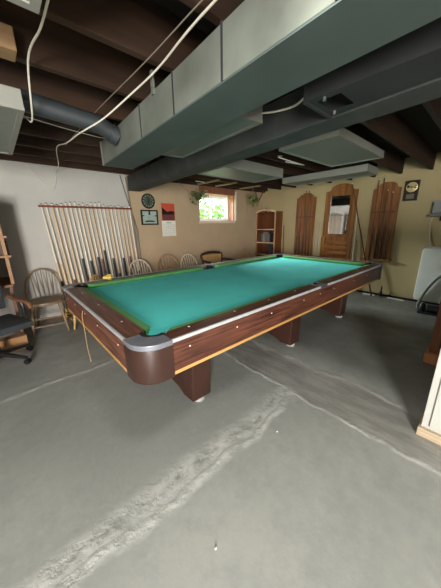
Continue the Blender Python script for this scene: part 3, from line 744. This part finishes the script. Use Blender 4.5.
prism(bm, [(px0 + 0.024, 1.50), (px0 + 0.07, 1.515), (px0 + 0.024, 1.525)], 'y', YW - 0.0135, YW - 0.012); prism(bm, [(px1 - 0.024, 1.50), (px1 - 0.07, 1.515), (px1 - 0.024, 1.525)], 'y', YW - 0.0135, YW - 0.012)
obj('printed_shapes', bm, M['ink'], pr)
t = thing('wall_calendar', 'wall calendar with red sunset photo above a white month page', 'calendar', (2.10, YW - 0.005, 1.145))
bm = box(bm_new(), (1.965, YW - 0.006, 1.43), (2.24, YW - 0.001, 1.735)); ph = obj('photo_page', bm, M['sunset'], t)
bm = prism(bm_new(), [(1.972, 1.54), (2.232, 1.54), (2.232, 1.597), (2.15, 1.603), (2.06, 1.586), (1.972, 1.60)], 'y', YW - 0.0075, YW - 0.006); obj('hills', bm, M['night'], ph)
bm = box(bm_new(), (1.972, YW - 0.007, 1.435), (2.232, YW - 0.006, 1.54)); obj('lake', bm, M['dusk'], ph)
bm = prism(bm_new(), [(1.972, 1.545), (2.075, 1.588), (1.972, 1.665)], 'y', YW - 0.0078, YW - 0.0071); obj('headland', bm, M['night'], ph)
bm = box(bm_new(), (1.955, YW - 0.006, 1.15), (2.245, YW - 0.001, 1.43)); pg = obj('month_page', bm, M['paper'], t)
bm = bm_new()
for i in range(6): box(bm, (1.975, YW - 0.007, 1.17 + i * 0.038), (2.225, YW - 0.006, 1.172 + i * 0.038))
for i in range(8): box(bm, (1.975 + i * 0.0355, YW - 0.007, 1.17), (1.977 + i * 0.0355, YW - 0.006, 1.362))
box(bm, (2.05, YW - 0.007, 1.385), (2.15, YW - 0.006, 1.40)); obj('month_grid', bm, M['grid'], pg)

# ------------------------------------------------------------------ bookcase in the corner
t = thing('bookcase', 'brown wooden bookcase with pale arched top standing in the far corner', 'bookcase', (4.75, 2.90, 0))
bx0, bx1, by0, by1, bh = 4.60, 4.885, 2.615, 3.205, 1.63
for y in (by0, by1 - 0.02):
    bm = box(bm_new(), (bx0 + 0.018, y, 0.0), (bx1, y + 0.02, bh), 0.002); obj('side_panel', bm, M['walnut_z'], t)
bm = box(bm_new(), (bx1 - 0.012, by0 + 0.02, 0.03), (bx1 - 0.002, by1 - 0.02, bh - 0.02)); obj('back_panel', bm, M['walnut_z'], t)
bm = bm_new(); box(bm, (bx0, by0, 0.0), (bx0 + 0.018, by0 + 0.03, bh - 0.02)); box(bm, (bx0, by1 - 0.03, 0.0), (bx0 + 0.018, by1, bh - 0.02)); obj('face_frame', bm, M['chair_tan'], t)
n = 12; yc = (by0 + by1) / 2; hw = (by1 - by0) / 2
up = [(yc + hw * (1 - 2 * i / n), bh + 0.01 + 0.055 * (1 - (1 - 2 * i / n) ** 2)) for i in range(n + 1)]
dn = [(yc - hw * (1 - 2 * i / n), bh - 0.035 + 0.055 * (1 - (1 - 2 * i / n) ** 2)) for i in range(n + 1)]
bm = prism(bm_new(), up + dn, 'x', bx0 - 0.022, bx0 + 0.018); obj('arched_header', bm, M['shelf_edge'], t)
bm = box(bm_new(), (bx0 + 0.018, by0 + 0.02, bh - 0.03), (bx1, by1 - 0.02, bh - 0.01)); obj('top_panel', bm, M['walnut_z'], t)
SHELF = (0.06, 0.34, 0.615, 0.905, 1.225)
for z in SHELF:
    bm = box(bm_new(), (bx0 + 0.018, by0 + 0.02, z - 0.02), (bx1 - 0.012, by1 - 0.02, z)); sf = obj('shelf', bm, M['walnut_z'], t)
    bm = box(bm_new(), (bx0 + 0.006, by0 + 0.045, z - 0.024), (bx0 + 0.0178, by1 - 0.045, z + 0.002)); obj('edge_strip', bm, M['shelf_edge'], sf)
def book(y, w, h, d, z, m, lab, tilt=0.0, pages=True):
    o = thing('book', lab, 'book', (bx0 + 0.04, y, z), 0, 'books in the corner bookcase')
    def tr(bm):
        if tilt:
            bm.transform(Matrix.Translation((0, y, z)) @ Matrix.Rotation(tilt, 4, 'X') @ Matrix.Translation((0, -y, -z)))
        return bm
    obj('cover', tr(box(bm_new(), (bx0 + 0.04, y, z), (bx0 + 0.04 + d, y + w, z + h), 0.002)), m, o)
    obj('pages', tr(box(bm_new(), (bx0 + 0.045, y + 0.003, z + h - 0.0005), (bx0 + 0.036 + d, y + w - 0.003, z + h + 0.001))), M['paper'], o)
book(3.10, 0.035, 0.20, 0.15, 0.905, M['book_b'], 'slate book, first from left on the upper book shelf')
book(3.06, 0.032, 0.22, 0.15, 0.905, M['book_c'], 'brown book, second from left on the upper book shelf')
book(3.02, 0.034, 0.19, 0.15, 0.905, M['book_a'], 'grey book, third from left on the upper book shelf')
book(2.955, 0.05, 0.235, 0.16, 0.905, M['book_d'], 'tall cream book left of the round grey jar on bookcase')
book(2.69, 0.10, 0.245, 0.16, 0.905, M['ink'], 'thick black binder at the right of the upper book shelf')
book(2.715, 0.03, 0.27, 0.17, 0.616, M['book_b'], 'dark book leaning slantwise on the lower shelf', radians(-28))
bm = lathe(bm_new(), [(0.03, 0), (0.052, 0.02), (0.058, 0.09), (0.045, 0.16), (0.03, 0.19), (0.032, 0.205), (0.02, 0.205)], (bx0 + 0.11, 2.88, 0.9055), 20)
o = obj('jar', bm, M['book_a'], smooth=True); tag(o, 'round grey jar beside the black binder in the bookcase', 'jar')
bm = box(bm_new(), (bx0 + 0.05, 2.93, 0.616), (bx0 + 0.2, 3.12, 0.66), 0.004); o = obj('paper_stack', bm, M['book_c']); tag(o, 'low stack of brown papers on the bookcase lower shelf', 'papers')
t = thing('figurine', 'small dark figurine standing on top of the bookcase', 'figurine', (4.66, 3.0, 1.62))
bm = lathe(bm_new(), [(0.03, 0), (0.034, 0.015), (0.018, 0.03), (0.026, 0.07), (0.012, 0.10)], (4.72, 3.0, bh - 0.0099), 14); obj('body', bm, M['dark_pot'], t, smooth=True)
bm = lathe(bm_new(), [(0.005, 0.098), (0.02, 0.11), (0.022, 0.125), (0.012, 0.142)], (4.72, 3.0, bh - 0.0099), 14); obj('head', bm, M['pot'], t, smooth=True)
# braces over the bookcase
for a, b_, lab in (((4.45, 3.125, 2.14), (4.6, 3.17, 1.86), 'dark diagonal wooden brace above the bookcase, leaning right'), ((4.78, 3.125, 2.14), (4.62, 3.17, 1.86), 'dark diagonal wooden brace above the bookcase, leaning left')):
    bm = tube(bm_new(), [a, b_], 0.012, 4); o = obj('wooden_brace', bm, M['joist_y']); tag(o, lab, 'brace')

# ------------------------------------------------------------------ hanging plants
def plant(c, zt, potm, leafm, lab, r=0.13, n=170, drop=0.16):
    t = thing('hanging_plant', lab, 'plant', c)
    c = Vector(c)
    bm = lathe(bm_new(), [(0.045, -0.02), (0.07, 0.05), (0.078, 0.085), (0.07, 0.085), (0.06, 0.06)], c, 16); obj('pot', bm, potm, t, smooth=True)
    bm = bm_new()
    for k in range(3):
        a = 2 * pi * k / 3
        tube(bm, [c + Vector((0.075 * cos(a), 0.075 * sin(a), 0.08)), Vector((c.x, c.y, zt))], 0.003, 5)
    obj('hanger', bm, M['cable_grey'], t)
    bm = bm_new()
    for _ in range(n):
        a = random.uniform(0, 2 * pi); rr = random.uniform(0.03, r); z = 0.10 - (rr / r) * random.uniform(-0.06, drop) + random.uniform(-0.02, 0.03)
        p = c + Vector((rr * cos(a), rr * sin(a), z))
        d = Vector((cos(a) + random.gauss(0, .5), sin(a) + random.gauss(0, .5), random.uniform(-0.9, 0.3))).normalized()
        u, w = frame_for(d); s = random.uniform(0.028, 0.048)
        bm.faces.new([bm.verts.new(q) for q in (p, p + d * s * 0.5 + u * s * 0.55, p + d * s * 1.3, p + d * s * 0.5 - u * s * 0.55)])
    obj('foliage', bm, leafm, t)
    bm = bm_new()
    for k in range(7):
        a = random.uniform(0, 2 * pi); L_ = random.uniform(0.08, drop + 0.06)
        tube(bm, smooth_pts([c + Vector((0.07 * cos(a), 0.07 * sin(a), 0.08)), c + Vector((0.12 * cos(a), 0.12 * sin(a), 0.04)), c + Vector((0.13 * cos(a), 0.13 * sin(a), 0.04 - L_))], 4), 0.002, 4)
    obj('vine', bm, M['leaf'], t)
plant((2.60, 2.93, 1.82), 2.125, M['dark_pot'], M['leaf'], 'hanging vine in a dark pot in front of the window left side', 0.18, 300, 0.24)
plant((4.13, 2.92, 1.84), 2.125, M['dark_pot'], M['leaf_pale'], 'pale green hanging vine between the window and the bookcase', 0.15, 270, 0.24)
bm = tube(bm_new(), [(2.55, 2.93, 2.118), (2.75, 2.93, 2.118)], 0.008, 6); o = obj('plant_rod', bm, M['chair_pale']); tag(o, 'pale short rod under the joist above the window plant', 'rod')
for xa, lab in ((2.75, 'pale short batten across joists at left above the window'), (3.2, 'pale short batten across joists in the middle above the window'), (3.9, 'pale short batten across joists at right above the window')):
    bm = bm_new(); box(bm, (xa, 2.55, 2.098), (xa + 0.05, 3.14, 2.123), 0.002); o = obj('ceiling_batten', bm, M['pine']); tag(o, lab, 'batten')

# ------------------------------------------------------------------ Windsor chairs
def windsor(name_lab, loc, rz, m, nsp=5, w=0.40, back=0.80, seat=0.42, scale=1.0, group='Windsor chairs round the room'):
    """local frame: faces -Y, origin on the floor at seat centre"""
    t = thing('windsor_chair', name_lab, 'chair', loc, rz, group)
    hw = w / 2
    out = []
    for i in range(24):
        a = 2 * pi * i / 24
        x = hw * 1.06 * (abs(cos(a)) ** 0.75) * (1 if cos(a) >= 0 else -1); y = 0.20 * (abs(sin(a)) ** 0.8) * (1 if sin(a) >= 0 else -1)
        out.append((x * (1.0 if y < 0 else 0.93), y))
    bm = prism(bm_new(), out, 'z', seat - 0.035, seat, 0.006); obj('seat', bm, m, t, world=False, smooth=True)
    tops = [(-hw * 0.72, -0.13), (hw * 0.72, -0.13), (-hw * 0.62, 0.13), (hw * 0.62, 0.13)]
    feet = [(-hw * 0.98, -0.20), (hw * 0.98, -0.20), (-hw * 0.9, 0.22), (hw * 0.9, 0.22)]
    P = lambda i, f: Vector((tops[i][0] + (feet[i][0] - tops[i][0]) * f, tops[i][1] + (feet[i][1] - tops[i][1]) * f, (seat - 0.03) * (1 - f)))
    for i in range(4):
        fr = [0, .12, .2, .26, .5, .8, 1.0]; rd = [0.014, 0.017, 0.012, 0.018, 0.019, 0.014, 0.010]
        bm = tube(bm_new(), [P(i, f) for f in fr], rd, 10); obj('leg', bm, m, t, world=False, smooth=True)
    for (i, f, j, g) in ((0, .55, 2, .55), (1, .55, 3, .55), (0, .45, 1, .45), (0, .7, 1, .7)):
        a, b_ = P(i, f), P(j, g); mid = (a + b_) / 2
        bm = tube(bm_new(), [a, a + (mid - a) * .5, mid, mid + (b_ - mid) * .5, b_], [0.007, 0.009, 0.011, 0.009, 0.007], 8); obj('stretcher', bm, m, t, world=False, smooth=True)
    # bow
    H = back - seat
    yb = 0.155; lean = 0.10
    def B(s):  # s in -1..1 over the hoop
        a = pi * (s + 1) / 2
        x = -hw * cos(a) * (1.0 if abs(cos(a)) < .999 else .97); z = H * (sin(a) ** 0.62 if sin(a) > 0 else 0)
        return Vector((x, yb + lean * z / H, seat + z - 0.004))
    bm = tube(bm_new(), [B(-1 + 2 * i / 28) for i in range(29)], 0.0115, 8); obj('bow', bm, m, t, world=False, smooth=True)
    for k in range(nsp):
        u = (k + 1) / (nsp + 1) * 2 - 1
        # top point on the hoop with x = u*hw*0.92
        xt = u * hw * 0.92; aa = math.acos(max(-1, min(1, -xt / hw))); top = B(2 * aa / pi - 1)
        bot = Vector((u * hw * 0.74, yb - 0.005, seat - 0.005)); mid = (bot + top) / 2
        bm = tube(bm_new(), [bot, mid, top], [0.006, 0.0075, 0.005], 8); obj('spindle', bm, m, t, world=False, smooth=True)
    return t
windsor('worn oak Windsor chair standing against the white wall beside the office chair', (-0.04, 2.88, 0), radians(-8), M['chair_oak'], 5, 0.40, 0.80)
windsor('honey coloured Windsor chair tucked behind the short end of the pool table', (0.365, 2.84, 0), radians(-84), M['chair_yellow'], 5, 0.38, 0.66, 0.40)
windsor('bleached pale Windsor chair behind the table, leftmost below the clock', (1.33, 2.72, 0), radians(2), M['chair_pale'], 7, 0.40, 0.805)
windsor('tan Windsor chair with wide bow behind the table, below the calendar', (1.83, 2.70, 0), radians(-3), M['chair_tan'], 6, 0.46, 0.835)
windsor('pale Windsor chair behind the table, just right of the wide bowed one', (2.32, 2.72, 0), radians(2), M['chair_pale'], 6, 0.40, 0.81)
windsor('small hoop backed Windsor chair against the back wall beside the bookcase', (4.08, 2.82, 0), radians(0), M['chair_tan'], 5, 0.34, 0.79)
# captain's armchair with dark frame and tan panel
t = thing('armchair', 'dark bentwood armchair with tan back panel behind the table, below the window', 'chair', (2.84, 2.64, 0), radians(-4))
bm = prism(bm_new(), [(-0.25, -0.22), (0.25, -0.22), (0.23, 0.22), (-0.23, 0.22)], 'z', 0.40, 0.44, 0.01); obj('seat', bm, M['tan_pad'], t, world=False)
for sx in (-1, 1):
    bm = tube(bm_new(), [(0.22 * sx, -0.2, 0.40), (0.24 * sx, -0.22, 0.0)], [0.02, 0.014], 10); obj('leg', bm, M['dark_brown'], t, world=False, smooth=True)
    bm = tube(bm_new(), smooth_pts([(0.24 * sx, 0.26, 0.0), (0.23 * sx, 0.2, 0.42), (0.25 * sx, 0.25, 0.74)], 4), 0.017, 10); obj('leg', bm, M['dark_brown'], t, world=False, smooth=True)
    bm = tube(bm_new(), smooth_pts([(0.25 * sx, 0.22, 0.66), (0.29 * sx, 0.0, 0.66), (0.29 * sx, -0.16, 0.655), (0.29 * sx, -0.20, 0.64)], 4), 0.02, 10); obj('arm', bm, M['dark_brown'], t, world=False, smooth=True)
    bm = tube(bm_new(), [(0.28 * sx, -0.14, 0.65), (0.25 * sx, -0.14, 0.42)], 0.012, 8); obj('arm_post', bm, M['dark_brown'], t, world=False, smooth=True)
bm = tube(bm_new(), smooth_pts([(-0.255, 0.25, 0.70), (-0.24, 0.26, 0.765), (-0.1, 0.275, 0.80), (0.1, 0.275, 0.80), (0.24, 0.26, 0.765), (0.255, 0.25, 0.70)], 5), 0.024, 10); obj('crest_rail', bm, M['dark_brown'], t, world=False, smooth=True)
bm = box(bm_new(), (-0.235, 0.235, 0.50), (0.235, 0.262, 0.765), 0.008); obj('back_panel', bm, M['tan_pad'], t, world=False)

# ------------------------------------------------------------------ office chair, desk, hutch at left
t = thing('office_chair', 'dark grey swivel office chair with wooden armrests at the left edge', 'chair', (-0.585, 2.2, 0), radians(20))
bm = box(bm_new(), (-0.25, -0.25, 0.36), (0.27, 0.25, 0.43), 0.03); obj('seat', bm, M['grey_fabric'], t, world=False, smooth=True)
bm = box(bm_new(), (-0.24, 0.20, 0.50), (0.24, 0.26, 0.95), 0.028); obj('backrest', bm, M['grey_fabric'], t, world=False, smooth=True)
bm = box(bm_new(), (-0.03, 0.245, 0.36), (0.03, 0.265, 0.6), 0.004); obj('back_support', bm, M['black'], t, world=False)
bm = tube(bm_new(), [(0, 0, 0.07), (0, 0, 0.36)], [0.03, 0.025], 14); obj('gas_column', bm, M['black'], t, world=False, smooth=True)
for k in range(5):
    a = 2 * pi * k / 5 + 0.15
    e = Vector((0.29 * cos(a), 0.29 * sin(a), 0.07))
    bm = tube(bm_new(), [(0.02 * cos(a), 0.02 * sin(a), 0.11), e], [0.026, 0.016], 8); lg = obj('base_leg', bm, M['black'], t, world=False, smooth=True)
    bm = bm_new(); b_ = Vector((-sin(a), cos(a), 0))
    for s in (-1, 1): tube(bm, [e + b_ * 0.006 * s + Vector((0, 0, -0.042)), e + b_ * 0.022 * s + Vector((0, 0, -0.042))], 0.027, 12)
    tube(bm, [e, e + Vector((0, 0, -0.04))], 0.008, 6); obj('caster', bm, M['black'], lg, world=False, smooth=True)
for sx in (-1, 1):
    bm = bm_new(); tube(bm, smooth_pts([(0.2 * sx, 0.0, 0.37), (0.285 * sx, 0.0, 0.40), (0.295 * sx, -0.02, 0.54), (0.285 * sx, 0.0, 0.59)], 4), 0.016, 8); obj('arm_post', bm, M['black'], t, world=False, smooth=True)
    bm = tube(bm_new(), smooth_pts([(0.285 * sx, 0.22, 0.62), (0.285 * sx, 0.1, 0.605), (0.285 * sx, -0.1, 0.605), (0.285 * sx, -0.18, 0.59), (0.285 * sx, -0.215, 0.545)], 5), 0.021, 10)
    obj('armrest', bm, M['desk_wood'], t, world=False, smooth=True)

t = thing('desk', 'brown wooden desk with tall open hutch against the white wall at far left', 'desk', (-0.9, 2.9, 0))
bm = box(bm_new(), (-1.6, 2.58, 0.70), (-0.33, 3.2, 0.73), 0.004); obj('desk_top', bm, M['desk_wood'], t)
for x in (-1.58, -0.37):
    bm = box(bm_new(), (x, 2.62, 0.0), (x + 0.03, 3.19, 0.70), 0.003); obj('side_panel', bm, M['desk_wood'], t)
for x, y in ((-0.345, 2.6), (-0.345, 3.15), (-1.58, 2.6), (-1.58, 3.15)):
    bm = box(bm_new(), (x, y, 0.73), (x + 0.032, y + 0.032, 1.62), 0.003); obj('hutch_post', bm, M['desk_edge'], t)
for z in (1.03, 1.24, 1.42):
    bm = box(bm_new(), (-1.58, 2.585, z), (-0.285 if z < 1.4 else -0.32, 3.19, z + 0.025), 0.003); obj('hutch_shelf', bm, M['desk_edge'], t)
bm = box(bm_new(), (-1.6, 2.58, 1.62), (-0.28, 3.19, 1.645), 0.003); obj('hutch_top', bm, M['desk_wood'], t)
bm = box(bm_new(), (-0.335, 2.64, 0.735), (-0.32, 3.15, 1.62), 0.002); obj('hutch_side', bm, M['desk_wood'], t)
bm = box(bm_new(), (-0.42, 2.66, 1.066), (-0.29, 2.9, 1.215), 0.006); o = obj('storage_box', bm, M['book_c']); tag(o, 'brown box poking out of the hutch shelf beside white wall', 'box')
o.location.z = 1.0552
t = thing('monitor', 'black computer monitor standing on the desk at the left edge', 'monitor', (-0.62, 2.78, 0.7305))
bm = box(bm_new(), (-0.86, 2.74, 0.80), (-0.42, 2.775, 1.02), 0.006); obj('screen_housing', bm, M['black'], t)
bm = box(bm_new(), (-0.68, 2.775, 0.74), (-0.60, 2.80, 0.9), 0.004); obj('neck', bm, M['black'], t)
bm = box(bm_new(), (-0.74, 2.70, 0.7305), (-0.54, 2.88, 0.742), 0.004); obj('foot', bm, M['black'], t)
t = thing('headphones', 'black headphones standing on the upper hutch shelf at left edge', 'headphones', (-0.4, 2.72, 1.4455))
bm = tube(bm_new(), smooth_pts([(-0.47, 2.72, 1.49), (-0.46, 2.72, 1.60), (-0.39, 2.72, 1.665), (-0.32, 2.72, 1.60), (-0.31, 2.72, 1.49)], 6), 0.012, 8); obj('headband', bm, M['black'], t, smooth=True)
for x in (-0.47, -0.31):
    bm = lathe(bm_new(), [(0.02, -0.02), (0.042, -0.015), (0.044, 0.012), (0.025, 0.02)], (x, 2.72, 1.4897), 16, 'x'); obj('ear_cup', bm, M['black'], t, smooth=True)
t = thing('cardboard_box', 'small brown cardboard box on the floor behind the office chair base', 'box', (-0.46, 2.50, 0), radians(3))
bm = box(bm_new(), (-0.13, -0.06, 0.0), (0.13, 0.065, 0.15), 0.003); obj('carton', bm, M['cardboard'], t, world=False)
bm = box(bm_new(), (-0.132, -0.0605, 0.149), (0.132, 0.0, 0.153)); obj('flap', bm, M['cardboard'], t, world=False)

# ------------------------------------------------------------------ right side
t = thing('white_cabinet', 'white painted cabinet with raw wooden base at the right edge, nearest the camera', 'cabinet', (1.8, -1.5, 0))
bm = box(bm_new(), (1.46, -2.4, 0.06), (2.2, -0.885, 1.45), 0.004); obj('carcass', bm, M['cab_white'], t)
bm = box(bm_new(), (1.446, -2.36, 0.085), (1.4595, -0.925, 1.42), 0.003); obj('door', bm, M['cab_white'], t)
bm = box(bm_new(), (1.435, -2.41, 0.0), (2.2, -0.872, 0.06), 0.004); obj('plinth', bm, wood('raw_plinth', (150, 128, 100), (196, 178, 150), 'y', 14, 0.8), t)
t = thing('wooden_post', 'brown wooden post on a block foot standing behind the white cabinet', 'post', (2.66, -0.80, 0))
bm = box(bm_new(), (2.61, -0.81, 0.10), (2.69, -0.735, 1.25), 0.006); obj('upright', bm, M['post'], t)
bm = box(bm_new(), (2.56, -0.87, 0.0), (2.74, -0.715, 0.10), 0.005); obj('foot', bm, M['post_orange'], t)

t = thing('water_tank', 'white rounded plastic tank with grey hose against the right wall', 'tank', (4.68, -0.56, 0))
bm = box(bm_new(), (4.42, -0.90, 0.14), (4.86, -0.235, 0.965), 0.055); obj('tank_body', bm, M['tank'], t, smooth=True)
bm = bm_new()
for x in (4.5, 4.78):
    for y in (-0.8, -0.34): tube(bm, [(x, y, 0), (x, y, 0.15)], 0.02, 8)
obj('foot', bm, M['black'], t)
bm = tube(bm_new(), smooth_pts([(4.40, -0.62, 0.62), (4.39, -0.50, 0.55), (4.385, -0.40, 0.36), (4.40, -0.335, 0.14), (4.42, -0.33, 0.03)], 6), 0.022, 10); obj('hose', bm, M['hose'], t, smooth=True)
t = thing('water_pump', 'small black pump on the floor at the foot of the white tank', 'pump', (4.30, -0.50, 0))
bm = box(bm_new(), (4.22, -0.62, 0.0), (4.36, -0.36, 0.03), 0.005); obj('base_plate', bm, M['black'], t)
bm = tube(bm_new(), [(4.29, -0.62, 0.085), (4.29, -0.46, 0.085)], 0.055, 16); obj('motor', bm, M['black'], t, smooth=True)
bm = lathe(bm_new(), [(0.045, 0.03), (0.05, 0.08), (0.035, 0.13), (0.015, 0.16)], (4.29, -0.40, 0), 16); obj('pump_head', bm, M['black'], t, smooth=True)
bm = lathe(bm_new(), [(0.02, 0), (0.02, 0.004)], (4.29, -0.40, 0.159), 12); obj('cap', bm, M['steel'], t)
t = thing('wall_dispenser', 'small white box with a ledge fixed to the wall above the tank', 'dispenser', (4.84, -0.30, 1.38))
bm = box(bm_new(), (4.79, -0.50, 1.47), (XR, -0.20, 1.66), 0.008); obj('housing', bm, mat('dispenser_grey', (150, 152, 148), 0.5), t)
bm = box(bm_new(), (4.74, -0.50, 1.425), (XR, -0.185, 1.465), 0.006); obj('ledge', bm, M['fixture'], t)
bm = lathe(bm_new(), [(0.02, -0.07), (0.024, 0.0)], (4.81, -0.33, 1.424), 12); obj('nozzle', bm, M['black'], t)
cable('power_cord', [(4.885, -0.215, 1.45), (4.89, -0.20, 1.3), (4.89, -0.225, 1.1), (4.885, -0.26, 0.97), (4.88, -0.26, 0.8)], 0.005, M['cable'], 'thin pale cord hanging down the wall above the tank')
t = thing('spray_bottle', 'small black bottle standing at the foot of the right wall', 'bottle', (4.84, 0.31, 0))
bm = lathe(bm_new(), [(0.022, 0), (0.026, 0.01), (0.026, 0.07), (0.012, 0.10), (0.01, 0.12)], (4.84, 0.31, 0), 14); obj('body', bm, M['black'], t, smooth=True)
bm = lathe(bm_new(), [(0.012, 0.118), (0.012, 0.16), (0.005, 0.20)], (4.84, 0.31, 0), 12); obj('cap', bm, M['black'], t, smooth=True)
for (x, y, a, lx, ly, lab) in ((4.80, 0.50, 8, 0.05, 0.10, 'white paper scrap on the floor left of the black bottle'), (4.80, 0.06, -6, 0.035, 0.13, 'white paper strip on the floor right of the black bottle'),
                               (4.82, 0.95, 4, 0.03, 0.12, 'white paper strip on the floor below the mirror')):
    bm = box(bm_new(), (-lx, -ly, 0), (lx, ly, 0.004)); bm.transform(Matrix.Translation((x, y, 0.0005)) @ Matrix.Rotation(radians(a), 4, 'Z'))
    o = obj('paper_scrap', bm, M['paper']); tag(o, lab, 'paper')
for (x, y, lab) in ((0.068, -0.432, 'tiny white crumb on the bare floor nearest the camera'), (0.777, -0.243, 'tiny white crumb on the floor by the pale ridge')):
    bm = bm_new(); bmesh.ops.create_icosphere(bm, subdivisions=1, radius=0.006); bm.transform(Matrix.Translation((x, y, 0.005)) @ Matrix.Diagonal((1.2, 0.9, 0.6, 1)))
    o = obj('crumb', bm, M['paper']); tag(o, lab, 'crumb')

# ------------------------------------------------------------------ light
w = bpy.data.worlds.new('sky'); S.world = w; w.use_nodes = True
bg = w.node_tree.nodes['Background']; bg.inputs['Color'].default_value = (0.86, 0.95, 1.0, 1); bg.inputs['Strength'].default_value = 5.0
def area(name, loc, target, sx, sy, power, col=(1, 1, 1)):
    l = bpy.data.lights.new(name, 'AREA'); l.shape = 'RECTANGLE'; l.size = sx; l.size_y = sy; l.energy = power; l.color = col
    o = bpy.data.objects.new(name, l); COL.objects.link(o); o.location = loc
    o.rotation_euler = (Vector(target) - Vector(loc)).to_track_quat('-Z', 'Y').to_euler()
    return o
area('daylight_from_doorway', (-2.2, -3.1, 1.25), (0.9, 0.3, 0.7), 0.8, 1.4, 250, (1.0, 0.98, 0.95))
area('lamp_behind', (0.02, -0.75, 2.0), (0.1, -0.7, 0.0), 0.3, 0.3, 10, (1.0, 0.97, 0.93))
area('sky_through_window', (3.1, 6.6, 3.05), (2.4, 1.2, 0.9), 2.4, 1.6, 1500, (0.92, 0.97, 1.0))
# ------------------------------------------------------------------ camera
cam = bpy.data.cameras.new('camera'); co = bpy.data.objects.new('camera', cam); COL.objects.link(co)
cam.sensor_fit = 'HORIZONTAL'; cam.sensor_width = 36.0; cam.lens = 36.0 * 245.1086 / 441.0; cam.clip_start = 0.02
yaw, pitch, roll = radians(48.245), radians(15.8527), radians(-0.8329)
fw = Vector((cos(yaw) * cos(pitch), sin(yaw) * cos(pitch), -sin(pitch))); rt = Vector((sin(yaw), -cos(yaw), 0)); up = rt.cross(fw)
r2 = cos(roll) * rt + sin(roll) * up; u2 = -sin(roll) * rt + cos(roll) * up
mw = Matrix((r2, u2, -fw)).transposed().to_4x4(); mw.translation = Vector((-0.3837, -0.9922, 1.35))
co.matrix_world = mw
S.camera = co
S.view_settings.view_transform = 'Standard'; S.view_settings.look = 'None'
S.view_settings.gamma = 1.0; S.view_settings.use_curve_mapping = False
S.view_settings.exposure = 0.58
